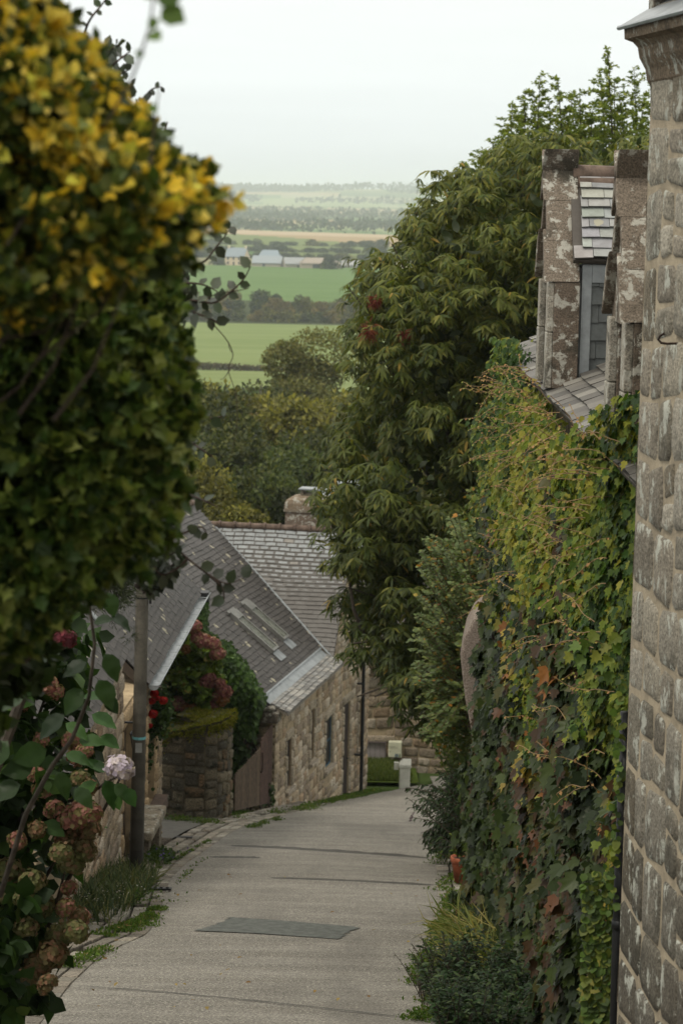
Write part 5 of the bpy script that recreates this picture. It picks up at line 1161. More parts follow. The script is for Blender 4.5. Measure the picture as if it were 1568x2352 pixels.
# verge weeds: tufts of small leaves and short grass along the kerbs
def weeds(name, label, specs, seed=0):
    PP = []
    for (px0, py0, px1, py1, n, wd, ht) in specs:
        A1, B1 = G(px0, py0), G(px1, py1); t = R.random(n); c = A1[None]*(1-t[:, None])+B1[None]*t[:, None]
        dn = nrm(np.array([B1[1]-A1[1], -(B1[0]-A1[0]), 0])[None])[0]; dens = vn(c, 5, seed+1); k = dens > -.15; c = c[k]; off = R.normal(size=len(c))*wd*.5*(1+.4*dens[k])
        p = c+dn*off[:, None]; p[:, 2] = [zg(a)+.02 for a in p[:, 1]]; p[:, 2] += R.random(len(p))**1.5*ht*np.exp(-(off/wd)**2); PP.append(p)
    PP = np.concatenate(PP); n = len(PP); d = rv(n, .7)+UP*.6; c = palette(n, [(.085, .14, .025), (.06, .11, .02), (.13, .18, .035), (.16, .14, .05)], [4, 4, 2, .8])
    o = leaves(name, DI, PP, d, rv(n)+UP*.5, R.uniform(.018, .045, n), c, M['leafmatte'], None, .9); return tag(o, kind='stuff')
weeds('verge_weeds_left', '', [(205, 2165, 330, 2125, 2600, .16, .06), (330, 2120, 372, 2085, 1400, .10, .05), (260, 2080, 345, 2100, 1500, .22, .07), (200, 1990, 290, 2090, 5200, .42, .16), (345, 2010, 480, 1935, 700, .05, .02), (575, 1905, 640, 1885, 900, .09, .06), (625, 1872, 730, 1858, 1500, .16, .10), (700, 1858, 800, 1835, 1500, .16, .10), (540, 1885, 560, 1868, 300, .15, .08), (380, 1885, 500, 1897, 1600, .2, .10), (400, 2040, 470, 1975, 200, .05, .02), (150, 2230, 240, 2185, 900, .12, .04), (330, 1975, 375, 1962, 900, .14, .12), (800, 1835, 870, 1815, 900, .2, .06)], 1)
weeds('verge_weeds_right', '', [(1005, 2150, 1040, 2050, 1600, .10, .07), (985, 2210, 1010, 2130, 1500, .10, .07), (955, 2290, 985, 2200, 2200, .12, .08), (1010, 2050, 1060, 2010, 1100, .14, .08), (1000, 1990, 1040, 1945, 900, .14, .1), (1040, 2130, 1080, 2040, 1100, .12, .05), (960, 2352, 1010, 2300, 1600, .14, .07)], 4)
# grass patch at the far bend
n = 9000; a = R.uniform(.6, 1.75, n); b = R.uniform(54.5, 56.8, n); k = R.random(n) < 1; p = np.stack([a, b, [zg(v) for v in b]], 1); p[:, 2] += np.clip((b-54.6)/2.2, 0, 1)*.22*np.clip((2.2-a), .2, 1)
blades('grass', p, rv(n, .3)+UP, R.uniform(.08, .16, n), .06, [(.10, .14, .03), (.13, .15, .035), (.07, .10, .02)], curve=.4).name; tag(bpy.data.objects['grass'], kind='stuff')
q = MB(); 
for i in range(8):
    for j in range(8):
        f = lambda i, j: (.55+i*.17, 54.3+j*.34, zg(54.3+j*.34)+.02+min(1, max(0, (j*.34-.3)/2.2))*.22*min(1, max(.2, 2.2-(.75+i*.17))))
        q.face([f(i, j), f(i+1, j), f(i+1, j+1), f(i, j+1)], (.06, .085, .02))
tag(q.build('grass_bank', M['terrain'], None, True), kind='structure')
# fallen leaves
n = 70; px = [G(rnd.choice([rnd.uniform(400, 560), rnd.uniform(950, 1010), rnd.uniform(200, 330), rnd.uniform(560, 980)]), rnd.uniform(1880, 2340)) for k in range(n)]; p = np.array([(a[0], a[1], zg(a[1])+.085) for a in px])
o_ = leaves('fallen_leaves', OV, p, rv(n)*np.array([1, 1, .1]), np.tile([0, 0, 1.], (n, 1))+rv(n, .2), R.uniform(.03, .06, n), palette(n, [(.22, .14, .05), (.16, .09, .04), (.27, .2, .08)]), M['leafmatte']); tag(o_, kind='stuff')

# ================================================================== LEFT SIDE PLANTS
# ivy on the gable of the long house
iv = empty('gable_ivy', (-2.1, 44.3, -11.2), 'dense green ivy climbing the gable of the long house above the gate', 'ivy')
zc, xc = outline([(470, 1455), (520, 1480), (560, 1530), (590, 1575), (605, 1605), (590, 1640), (580, 1700), (560, 1740), (545, 1800)], 44.2)
n = 15000; p = np.array([-3.6, 43.6, -11.6])+np.array([3., 1.0, 4.3])*R.random((n*4, 3)); xr = np.interp(p[:, 2], zc, xc); x2 = at(455, 1500, 44)[0]
den = vn(p, 2.2, 8); k = (p[:, 0] < xr+.05)&(p[:, 0] > x2-.5)&((p[:, 2] > -10.0)|(den > -.1))&(p[:, 1] > 44.0-.35*np.clip((p[:, 2]+10)/1, 0, 1)); p = p[k][:n]
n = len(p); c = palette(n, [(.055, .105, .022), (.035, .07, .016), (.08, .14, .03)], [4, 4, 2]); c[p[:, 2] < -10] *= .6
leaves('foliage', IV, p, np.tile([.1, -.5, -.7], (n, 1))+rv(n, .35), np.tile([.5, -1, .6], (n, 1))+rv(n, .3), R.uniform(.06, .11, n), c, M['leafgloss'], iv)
q = MB(); [q.tube([at(600+rnd.uniform(-40, 30), 1860, 44.3), at(590+rnd.uniform(-40, 30), 1760, 44.35), at(575+rnd.uniform(-50, 30), 1650, 44.3)], [.02, .016, .01], 5) for k in range(5)]; q.build('stem', M['bark'], iv)
n = 2600; p = np.stack([R.uniform(-1.75, -1.15, n), R.uniform(44.2, 44.5, n), R.uniform(-11.3, -9.7, n)], 1); p = p[vn(p, 3, 12) > .05]; n = len(p)
leaves('trailing_foliage', IV, p, np.tile([0, -.4, -.8], (n, 1))+rv(n, .3), np.tile([.2, -1, .3], (n, 1))+rv(n, .3), R.uniform(.05, .09, n), palette(n, [(.03, .055, .014), (.05, .08, .02)]), M['leafgloss'], iv)

# hydrangea flower head prototypes -------------------------------------------------
def head_mesh(name, rad, cols, flat=1., nfl=120, pet=.016, seed=0):
    r2 = np.random.default_rng(seed); i = np.arange(nfl)+.5; ph = np.arccos(1-1.72*i/nfl); th = math.pi*(1+5**.5)*i
    d = np.stack([np.cos(th)*np.sin(ph), np.sin(th)*np.sin(ph), np.cos(ph)], 1); c0 = d*rad*np.array([1, 1, flat])*(1+r2.normal(size=(nfl, 1))*.09)
    P_, D_, N_2, CL = [], [], [], []
    cols = np.array(cols)
    for k in range(nfl):
        n0 = nrm(d[k]+r2.normal(size=3)*.28); a = nrm(np.cross(n0, r2.normal(size=3))); b = np.cross(n0, a); col = cols[r2.integers(len(cols))]*(1+r2.uniform(-.2, .2))
        for j in range(4): t = j*math.pi/2+r2.uniform(-.15, .15); P_.append(c0[k]); D_.append(math.cos(t)*a+math.sin(t)*b+n0*.12); N_2.append(n0); CL.append(col*(1+r2.uniform(-.08, .08)))
    P_, D_, N_2, CL = map(np.array, (P_, D_, N_2, CL)); tm = T([(-.2, .05, 0), (.2, .05, 0), (.55, .5, .05), (.35, .95, .0), (-.35, .95, .0), (-.55, .5, .05)], [(0, 1, 2, 3, 4, 5)])
    o = leaves(name, tm, P_, D_, N_2, pet, CL, M['petal']); me = o.data; bpy.data.objects.remove(o); return me
H = {
 'lilac': head_mesh('flower_head', .082, [(.52, .45, .56), (.58, .50, .60), (.46, .39, .50), (.6, .52, .55)], .85, 170, .017, 1),
 'pinkgreen': head_mesh('flower_head', .085, [(.30, .13, .10), (.34, .16, .13), (.18, .15, .06), (.22, .17, .08)], .85, 150, .017, 2),
 'green': head_mesh('flower_head', .09, [(.14, .145, .055), (.18, .16, .07), (.11, .12, .045), (.22, .14, .08)], .85, 150, .018, 3),
 'brown': head_mesh('flower_head', .085, [(.17, .11, .055), (.15, .12, .055), (.22, .12, .07), (.11, .09, .04)], .85, 150, .017, 4),
 'darkred': head_mesh('flower_head', .08, [(.11, .02, .03), (.15, .03, .04), (.08, .02, .025)], .9, 130, .018, 5),
 'rose': head_mesh('flower_head', .13, [(.40, .17, .16), (.42, .22, .17), (.32, .12, .12), (.34, .23, .14)], .85, 170, .026, 6),
 'plum': head_mesh('flower_head', .12, [(.22, .07, .085), (.27, .10, .10), (.18, .08, .06), (.30, .14, .10)], .85, 160, .026, 7),
 'rust': head_mesh('flower_head', .11, [(.27, .11, .05), (.2, .1, .04), (.3, .15, .07)], .85, 150, .024, 8)}
for m_ in H.values(): m_.materials.append(M['petal']) if not m_.materials else None
def head(parent, kind, p, s=1., lab=None):
    o = bpy.data.objects.new('flower_head', H[kind]); C.objects.link(o); o.parent = parent; o.matrix_parent_inverse = Matrix.Translation(parent.location).inverted(); o.location = p; o.scale = (s, s, s); o.rotation_euler = (rnd.uniform(-.2, .9), rnd.uniform(-.4, .6), rnd.uniform(0, 6.28))
    if lab: o['label'] = lab
    return o
# hydrangea over the mossy wall
hy = empty('hydrangea_on_wall', (-2.9, 42.3, -10.9), 'big hydrangea with rose and plum flower heads rising behind the mossy wall', 'hydrangea')
zc2, xc2 = outline([(385, 1480), (400, 1440), (430, 1410), (460, 1430), (490, 1460), (512, 1510), (520, 1560), (515, 1610), (500, 1640), (450, 1690)], 42.2); zl, xl_ = outline([(350, 1400), (350, 1700)], 42.2)
def in_hy(p): return (p[:, 0] < np.interp(p[:, 2], zc2, xc2)-.1-.4*((p[:, 1]-42.2)/.8)**2)&(p[:, 2] < zc2[-1]-.05)
cp, cd, ci = clumps(420, 14, in_hy, np.array([-4.2, 41.5, -10.2]), np.array([-1.6, 43.0, zc2[-1]]), .16, .7)
P_, d_, n_r = rosettes(cp[::2], cd[::2]+np.array([0, 0, .3]), 5, 1.2); n = len(P_)
leaves('foliage', RD, P_, d_+np.array([0, -.2, -.3]), n_r, R.uniform(.09, .16, n), palette(n, [(.13, .19, .03), (.09, .14, .025), (.18, .23, .04), (.05, .08, .018), (.22, .18, .04)], [4, 4, 2.5, 2, .7]), M['leaf'], hy)
for (a, b, kd) in ((428, 1430, 'rose'), (412, 1445, 'rose'), (447, 1440, 'rose'), (470, 1475, 'rose'), (455, 1465, 'rose'), (488, 1480, 'rose'), (500, 1502, 'rose'), (425, 1492, 'rust'), (480, 1560, 'plum'), (473, 1572, 'plum'), (505, 1572, 'plum'), (515, 1588, 'plum'), (495, 1600, 'plum'), (512, 1608, 'rust'), (485, 1625, 'plum'), (470, 1635, 'plum'), (490, 1640, 'rust'), (405, 1618, 'rose'), (420, 1625, 'rust'), (440, 1630, 'rust'), (425, 1672, 'rust'), (460, 1650, 'plum')):
    head(hy, kd, at(a, b, 41.75), rnd.uniform(.85, 1.15))
q = MB(); stems(q, (-2.9, 42.4, -11), [at(a, b, 42) for a, b in ((430, 1450), (480, 1500), (400, 1480), (500, 1600), (440, 1560), (410, 1620))], .025, .008); q.build('stems', M['bark'], hy)
# red geraniums at the cottage window
ge = empty('red_geraniums', (-2.55, 34.0, -8.7), 'red geraniums trailing from a box at the cottage window behind the pole', 'geranium')
q = MB(); q.box(Pc(2.7, -8.85, .02), CU*.9, CO*.18, UP*.16, (.12, .08, .06)); q.build('planter', M['wood'], ge)
n = 1500; c0 = np.stack([R.normal(367, 12, n), R.normal(1632, 24, n)], 1); c1 = np.stack([R.normal(338, 7, n//3), R.normal(1690, 40, n//3)], 1); cc = np.concatenate([c0, c1]); p = np.array([at(a, b, 34.2+rnd.uniform(-.3, .5)) for a, b in cc]); n = len(p)
leaves('foliage', RD, p, rv(n)+np.array([0, -.3, 0]), rv(n, .5)+np.array([.3, -1, .5]), R.uniform(.04, .07, n), palette(n, [(.03, .06, .015), (.02, .04, .012), (.05, .09, .02)]), M['leaf'], ge)
gm_ = head_mesh('flower_cluster', .045, [(.42, .015, .014), (.34, .012, .015), (.48, .03, .02)], .8, 60, .022, 9); gm_.materials.append(M['petal']) if not gm_.materials else None
for (a, b, s) in ((355, 1593, 1), (350, 1610, .9), (376, 1609, 1), (352, 1640, 1.1), (345, 1667, .65), (331, 1796, .8), (364, 1604, .6)):
    o = bpy.data.objects.new('flower_cluster', gm_); C.objects.link(o); o.parent = ge; o.matrix_parent_inverse = Matrix.Translation(ge.location).inverted(); o.location = at(a, b, 33.7); o.scale = (s*1.15,)*3

# ---- near hydrangea bush at left
hb_ = empty('near_hydrangea_bush', (-2.35, 15.5, zg(15.5)), 'large dark hydrangea bush at the lane edge with faded pink and green flower heads', 'hydrangea')
DH = 14.5; zo, xo_ = outline([(200, 1430), (240, 1520), (235, 1600), (225, 1700), (240, 1780), (215, 1850), (205, 1920), (190, 1980), (180, 2030), (205, 2090), (205, 2150), (160, 2200), (140, 2240), (100, 2290), (60, 2340), (30, 2400)], DH)
def in_hb(p): return (p[:, 0] < np.interp(p[:, 2], zo, xo_)-.08-.25*((p[:, 1]-DH)/1.0)**2)&(p[:, 2] > zo[0]-.4)
cp, cd, ci = clumps(900, 9, in_hb, np.array([-4.2, DH-.9, -5.9]), np.array([-1.3, DH+1.3, -2.5]), .12, .4)
P_, d_, n_r = rosettes(cp[::2], cd[::2], 4, 1.25); n = len(P_)
leaves('foliage', OV, P_, d_+np.array([.1, -.25, -.45]), n_r, R.uniform(.09, .17, n), palette(n, [(.03, .065, .014), (.022, .045, .012), (.05, .095, .018), (.015, .03, .01), (.09, .13, .03)], [4, 4, 2, 3, .6]), M['leaf'], hb_, 1.25)
hd = [(275, 1765, 'lilac', 1.), (165, 1985, 'green', 1.05), (140, 1960, 'green', .9), (195, 1960, 'green', .9), (190, 1865, 'pinkgreen', 1.15), (212, 1868, 'pinkgreen', .95), (165, 1885, 'pinkgreen', 1.05), (125, 1860, 'pinkgreen', .9), (150, 1895, 'brown', 1.), (205, 1905, 'brown', .95), (155, 1925, 'brown', 1.05), (195, 1945, 'brown', .9), (100, 1815, 'pinkgreen', .9), (85, 1780, 'pinkgreen', .8), (185, 1790, 'green', .8), (175, 1740, 'pinkgreen', .85), (205, 1810, 'brown', .8), (110, 1570, 'rose', .55), (125, 1590, 'pinkgreen', .8), (45, 1620, 'pinkgreen', .8), (95, 1700, 'pinkgreen', .7), (165, 1700, 'pinkgreen', .8), (85, 1905, 'brown', .8), (40, 1930, 'pinkgreen', .8), (75, 2025, 'green', 1.15), (60, 2060, 'green', 1.), (95, 2080, 'green', 1.1), (150, 2085, 'pinkgreen', .8), (185, 2105, 'rose', .55), (175, 2140, 'green', 1.), (140, 2150, 'green', 1.1), (180, 2105, 'brown', .8), (120, 2190, 'brown', 1.2), (90, 2215, 'brown', 1.1), (65, 2245, 'brown', 1.), (20, 2000, 'green', 1.1), (15, 2060, 'green', 1.), (160, 2040, 'pinkgreen', .75), (145, 1470, 'darkred', 1.15), (125, 1455, 'darkred', 1.), (40, 1455, 'darkred', .8), (195, 1725, 'pinkgreen', .7), (110, 2260, 'brown', .9), (60, 2130, 'green', .9)]
for (a, b, kd, s) in hd: head(hb_, kd, at(a, b, DH-rnd.uniform(.4, .85) if kd != 'lilac' else 13.4), s*rnd.uniform(.88, 1.04)*(1 if kd == 'lilac' else .84), 'fresh pale lilac flower head' if kd == 'lilac' else None)
pp, dd_, ns, szs = [], [], [], []
for (a, b, dx, dz, s) in ((240, 1790, .5, -.9, .22), (262, 1800, .9, -.7, .16), (225, 1795, -.9, -.5, .2), (285, 1810, .7, -.9, .15), (250, 1770, -.9, .5, .17), (262, 1822, .4, -.9, .12), (235, 1775, -.6, .9, .14), (150, 1730, 1, -.2, .2), (180, 1700, 1, .1, .2), (210, 1640, 1, -.3, .2), (190, 1600, 1, .2, .2), (150, 1660, .9, -.4, .2), (230, 1690, .8, -.3, .16), (240, 1900, 1, .1, .0)):
    pp.append(at(a, b, 13.5)); dd_.append((dx, -.35, dz)); ns.append((.2+rnd.uniform(-.5, .5), -.5, 1)); szs.append(max(s*.8, .02))
n = len(pp); leaves('large_leaves', BL, np.array(pp), np.array(dd_, float), np.array(ns), np.array(szs), palette(n, [(.035, .085, .02), (.05, .11, .025)]), M['leaf'], hb_)
q = MB(); stems(q, (-2.4, 15.3, zg(15.3)-.1), [at(a, b, DH) for a, b in ((275, 1790), (180, 1900), (100, 1800), (80, 1600), (150, 1480), (150, 2000), (90, 2100), (30, 1900), (10, 1600))], .03, .007); q.tube([at(275, 1780, 13.4), at(240, 1800, 13.6), at(200, 1830, 14), at(120, 1850, 14.6)], [.006, .008, .01, .012], 6); q.build('stems', M['bark'], hb_)

# ---- dense bushes close to the camera
def near_bush(name, label, cat, D, dep, right, zmin_px, n_sh, K, tmpl, size, colf, wid, loc, spread=1., x_left=-.9, surf=.11, m='leafgloss', top_px=-420, inset=0.):
    zo, xo_ = outline(right, D); z0, z1 = at(784, zmin_px, D)[2], at(784, top_px, D)[2]
    n = n_sh; z = z0+(z1-z0)*R.random(n); xr = np.interp(z, zo, xo_); t = R.uniform(-1, 1, n); xr = xr-.16*t**2*dep
    lump = (.06*vn(np.stack([xr*0, t*dep, z], 1), 9/ D*4, 4)+.045*vn(np.stack([xr*0, t*dep, z], 1), 26/ D*4, 14))*D/4.5
    dist = np.where(R.random(n) < .62, R.exponential(surf, n), R.random(n)*(xr-x_left))
    sht = (R.random(n) < .12); dist = np.where(sht, -R.random(n)**1.5*.009*D, dist)
    x = xr+lump-dist-size*.55-inset; y = D+t*dep
    face = np.clip(1-dist/.3, 0, 1)[:, None]; ax = np.stack([np.abs(R.normal(size=n))*.8, -np.abs(R.normal(size=n))*.7, R.normal(size=n)*.5+.55], 1)*(.3+.7*face)+rv(n, .35)
    cen = np.stack([x, y, z], 1); dome = z < z1-.30*D/4.8*((x-(x_left+xr.max())/2)/((xr.max()-x_left)/2))**2-.35*((y-D)/dep)**2*.6+.12*vn(cen, 6, 19); dome = dome | (z < at(784, -30, D)[2]); cen, ax, dist, z, n = cen[dome], ax[dome], dist[dome], z[dome], int(dome.sum()); P_, d_, n_r = rosettes(cen, ax, K, spread); P_ = P_+np.repeat(nrm(ax), K, 0)*(np.tile(np.arange(K), n)*size*.11)[:, None]
    col = colf(P_, np.repeat(dist, K), np.repeat(z, K), (np.tile(np.arange(K), n)/K))
    o = empty(name, loc, label, cat); leaves('foliage', tmpl, P_, d_, n_r, R.uniform(size*.65, size*1.15, len(P_)), col, M[m], o, wid)
    q = MB()
    for k in range(60):
        j = R.integers(n); e_ = cen[j]; s0 = e_+np.array([-rnd.uniform(.12, .3), rnd.uniform(.0, .15), -rnd.uniform(.15, .35)]); q.tube([s0, (s0+e_)/2+np.array([0, 0, -.05]), e_], [.004, .003, .0015], 5, (1, 1, 1), False)
    q.tube([(loc[0], loc[1], loc[2]-.2), (loc[0]+.05, loc[1], (loc[2]+z1)/2), (loc[0]+.1, loc[1], z1)], [.05, .035, .012], 8); q.build('stems', M['twig'], o); return o
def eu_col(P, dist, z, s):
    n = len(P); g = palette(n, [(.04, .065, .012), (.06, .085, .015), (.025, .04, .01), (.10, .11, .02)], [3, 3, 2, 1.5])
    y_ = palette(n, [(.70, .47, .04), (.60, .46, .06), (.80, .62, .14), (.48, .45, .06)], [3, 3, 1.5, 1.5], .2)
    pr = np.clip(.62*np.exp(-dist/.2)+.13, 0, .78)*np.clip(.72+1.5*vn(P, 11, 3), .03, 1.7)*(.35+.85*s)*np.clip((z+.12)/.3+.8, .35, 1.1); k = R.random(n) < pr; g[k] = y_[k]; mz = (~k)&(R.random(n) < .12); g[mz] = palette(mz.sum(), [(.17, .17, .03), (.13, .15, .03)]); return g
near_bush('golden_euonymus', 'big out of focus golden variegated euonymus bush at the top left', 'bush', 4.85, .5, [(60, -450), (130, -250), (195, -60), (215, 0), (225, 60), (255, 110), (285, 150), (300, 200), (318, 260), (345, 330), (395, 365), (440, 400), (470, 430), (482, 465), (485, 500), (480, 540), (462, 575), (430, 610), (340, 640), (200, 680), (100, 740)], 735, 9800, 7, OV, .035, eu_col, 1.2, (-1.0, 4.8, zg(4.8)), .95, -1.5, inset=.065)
def ho_col(P, dist, z, s):
    n = len(P); g = palette(n, [(.04, .075, .016), (.065, .10, .02), (.025, .045, .012), (.12, .16, .03), (.18, .21, .05)], [3, 3, 2, 2, 1.2]); k = (dist < .12)&(R.random(n) < .30)&(s > .4); g[k] = palette(k.sum(), [(.13, .17, .035), (.18, .2, .05)]); return g
near_bush('holly_bush', 'out of focus green holly bush below the golden euonymus', 'bush', 6.3, .55, [(300, 560), (415, 610), (430, 660), (440, 720), (435, 800), (452, 870), (460, 930), (440, 1000), (462, 1060), (470, 1110), (455, 1170), (465, 1210), (440, 1260), (400, 1290), (340, 1310), (260, 1350), (200, 1400), (120, 1460), (60, 1520)], 1500, 7400, 7, HO, .05, ho_col, 1.15, (-1.15, 6.3, zg(6.3)), 1., -1.5, .13, 'leafgloss', 590, .115)
# dark mass of foliage further left so that the hedge is closed
def dk_col(P, dist, z, s): return palette(len(P), [(.04, .065, .018), (.06, .09, .022), (.025, .04, .012)])
near_bush('laurel_hedge', 'dark laurel hedge behind the holly and euonymus on the left', 'hedge', 7.7, .9, [(150, -300), (150, 0), (130, 100), (200, 300), (300, 500), (370, 700), (390, 900), (400, 1100), (360, 1250), (250, 1330), (190, 1450), (150, 1550), (60, 1700)], 1650, 5200, 6, OV, .085, dk_col, 1.2, (-1.9, 7.7, zg(7.7)), 1.1, -3.2, .2, 'leafgloss', -260, .2)

# ---- silvery leaved climber twigs reaching into the view
tw_ = empty('silver_leaved_climber', (-1.6, 9.2, zg(9.2)), 'wispy climber with silvery grey green leaves and hanging tendrils against the fields', 'climber')
q = MB(); PP, DD, NN2, SS = [], [], [], []
DT = 9.0
def twig(pts, lf=.05, step=.03, r0=.006, r1=.002, dens=.9):
    W = [at(a, b, DT+(c if c else 0)) for a, b, c in pts]
    fine = []
    for i in range(len(W)-1):
        p0 = W[max(i-1, 0)]; p1, p2 = W[i], W[i+1]; p3 = W[min(i+2, len(W)-1)]
        for s in np.linspace(0, 1, 8, endpoint=False): fine.append(.5*((2*p1)+(-p0+p2)*s+(2*p0-5*p1+4*p2-p3)*s*s+(-p0+3*p1-3*p2+p3)*s**3))
    fine.append(W[-1]); q.tube(fine, list(np.linspace(r0, r1, len(fine))), 5, (1, 1, 1), False)
    if lf:
        acc = 0; sd = 1
        for a, b in zip(fine, fine[1:]):
            L = np.linalg.norm(b-a); acc += L
            if acc > step:
                acc = 0; sd = -sd
                if rnd.random() > dens: continue
                tg = nrm(b-a); side = nrm(np.cross(tg, fwd))*sd; PP.append(b); DD.append(side*rnd.uniform(.5, 1)+tg*rnd.uniform(0, .7)+np.array([0, rnd.uniform(-.5, .3), rnd.uniform(-.6, .1)])); NN2.append(np.array([rnd.uniform(-.7, .7), -.6, rnd.uniform(-.2, 1)])); SS.append(lf*rnd.uniform(.7, 1.15))
twig([(390, 640, .2), (430, 615, .1), (470, 600, 0), (495, 570, 0), (515, 545, 0), (530, 520, -.1)], .048, .02)
twig([(390, 700, .2), (440, 690, 0), (490, 695, 0), (530, 670, 0), (560, 640, 0), (575, 612, 0)], .052, .02)
twig([(400, 660, 0), (430, 650, 0), (470, 655, 0), (500, 670, 0)], .05, .022); twig([(380, 690, .2), (440, 715, 0), (490, 735, 0), (500, 745, 0)], .055, .025)
twig([(450, 695, 0), (500, 675, 0), (545, 668, 0), (572, 662, 0)], 0, 1, .003, .0012)
twig([(485, 740, 0), (520, 780, 0), (535, 815, 0), (525, 850, 0), (540, 900, 0), (545, 960, 0), (535, 1030, 0), (525, 1060, 0)], 0, 1, .0022, .001); twig([(525, 785, 0), (527, 800, 0), (533, 810, 0)], 0, 1, .002, .001); twig([(527, 850, 0), (515, 868, 0), (505, 872, 0)], 0, 1, .0018, .001)
twig([(340, 1230, .3), (390, 1250, .1), (440, 1290, 0), (480, 1320, 0), (520, 1340, 0), (560, 1328, 0)], .055, .026); twig([(370, 1240, 0), (420, 1225, 0), (460, 1210, 0), (475, 1225, 0)], .05, .022); twig([(430, 1285, 0), (400, 1310, 0), (370, 1320, 0), (355, 1300, 0)], .055, .022); twig([(480, 1320, 0), (510, 1350, 0), (515, 1380, 0)], .055, .03)
twig([(420, 1000, .2), (460, 1030, 0), (490, 1050, 0)], .05, .022); twig([(410, 940, 0), (470, 960, 0), (520, 955, 0)], .05, .035); twig([(420, 1130, .2), (470, 1150, 0), (500, 1165, 0)], .05, .035)
twig([(300, 260, .5), (330, 225, .2), (350, 205, 0), (372, 200, 0)], .032, .022); twig([(320, 400, .3), (360, 340, 0), (378, 300, 0), (385, 280, 0)], .032, .025); twig([(220, 200, .5), (260, 150, 0), (290, 125, 0), (300, 118, 0)], .045, .025); twig([(180, 150, .5), (200, 60, 0), (235, 10, 0), (250, -10, 0)], .035, .022)
for k in range(80): 
    a, b = rnd.choice([(250+rnd.uniform(-60, 60), rnd.uniform(100, 280)), (330+rnd.uniform(-60, 20), rnd.uniform(250, 420)), (420+rnd.uniform(-30, 20), rnd.uniform(600, 760)), (400+rnd.uniform(-40, 20), rnd.uniform(1200, 1330))]); twig([(a-50, b+40, .3), (a-20, b+10, .1), (a, b, 0)], .045, .022)
PP, DD, NN2 = map(np.array, (PP, DD, NN2)); n = len(PP)
leaves('leaves', RD, PP, DD, NN2, np.array(SS), palette(n, [(.06, .085, .05), (.045, .06, .035), (.11, .13, .095), (.035, .045, .028)], [3, 3, 1.4, 2]), leaf_mat('silvery leaf', .38, .6, .2), tw_, .85)
q.build('twigs', M['twig'], tw_)['kind'] = 'stuff'
# close dark stem with large leaf out of focus
lf_ = empty('leafy_shoot', (-1.2, 5.0, zg(5.0)), 'blurred single shoot with green leaves sticking up into the sky at top left', 'shoot')
q = MB(); Dn = 3.6; q.tube([(-.75, 4.85, -.2), at(150, 430, 4.8), at(235, 300, 4.5), at(300, 190, Dn+.1), at(325, 120, Dn), at(345, 60, Dn), at(352, 0, Dn), at(350, -40, Dn)], [.005, .004, .003, .0024, .0022, .002, .0018, .0015], 7); q.tube([at(345, 380, 4.4), at(358, 260, 4.4), at(368, 195, 4.4)], [.002, .0018, .001], 6)
q.tube([(-1.2, 5.0, zg(5.0)-.1), (-1.1, 5.0, -1.6), (-.75, 4.85, -.2)], [.015, .01, .005], 7); q.build('stem', M['twig'], lf_)
pp = np.array([at(a, b, Dn) for a, b in ((352, -10, ), (370, 20), (352, 0), (345, 75), (340, 60), (362, 255), (330, 130))]); n = len(pp)
leaves('leaves', RD, pp, np.array([(.9, 0, .15), (.8, -.2, -.4), (-.3, 0, .9), (.5, -.5, -.3), (.6, -.4, .3), (-.8, 0, .4), (-.7, 0, .5)]), np.tile([.1, -1, .3], (n, 1)), np.array([.05, .042, .035, .026, .022, .018, .015]), palette(n, [(.09, .15, .03), (.06, .11, .02)]), M['leaf'], lf_)
# dark climbing stem with big round leaves in front of the hydrangea
vs_ = empty('climbing_stem', (-1.75, 10., zg(10.)), 'dark sinuous climbing stem with large drooping oval leaves in front of the stone cottage', 'climber')
q = MB(); Dv = 10.; q.tube([at(a, b, Dv) for a, b in ((0, 2060), (60, 1870), (120, 1760), (165, 1700), (205, 1600), (218, 1480), (205, 1380), (195, 1250))], [.012, .011, .010, .009, .008, .007, .006, .005], 8); q.build('stem', M['bark'], vs_, True)
pp, dd_, ss = [], [], []
for (a, b, dx, dz, s) in ((245, 1360, .4, -.9, .14), (240, 1500, .6, -.9, .17), (255, 1410, .9, -.5, .14), (225, 1560, .5, -.7, .18), (245, 1600, .6, -.8, .11), (200, 1520, -.9, -.4, .15), (190, 1580, -.6, -.8, .17), (150, 1640, -.8, -.6, .19), (110, 1720, -.9, -.3, .20), (80, 1760, -1, -.1, .18), (50, 1800, -1, -.4, .19), (140, 1500, -1, -.2, .16), (215, 1430, .7, .3, .12), (100, 1550, -.7, -.7, .16), (60, 1600, -.9, -.3, .18), (20, 1700, -.6, -.8, .19), (130, 1770, .5, -.8, .17), (170, 1810, .8, -.6, .15)):
    pp.append(at(a, b, Dv-.05)); dd_.append((dx, -.3, dz)); ss.append(s)
n = len(pp); leaves('leaves', BL, np.array(pp), np.array(dd_), np.tile([.3, -.5, .9], (n, 1))+rv(n, .35), np.array(ss)*.75, palette(n, [(.015, .034, .009), (.012, .026, .009), (.024, .05, .013)]), M['leafgloss'], vs_)
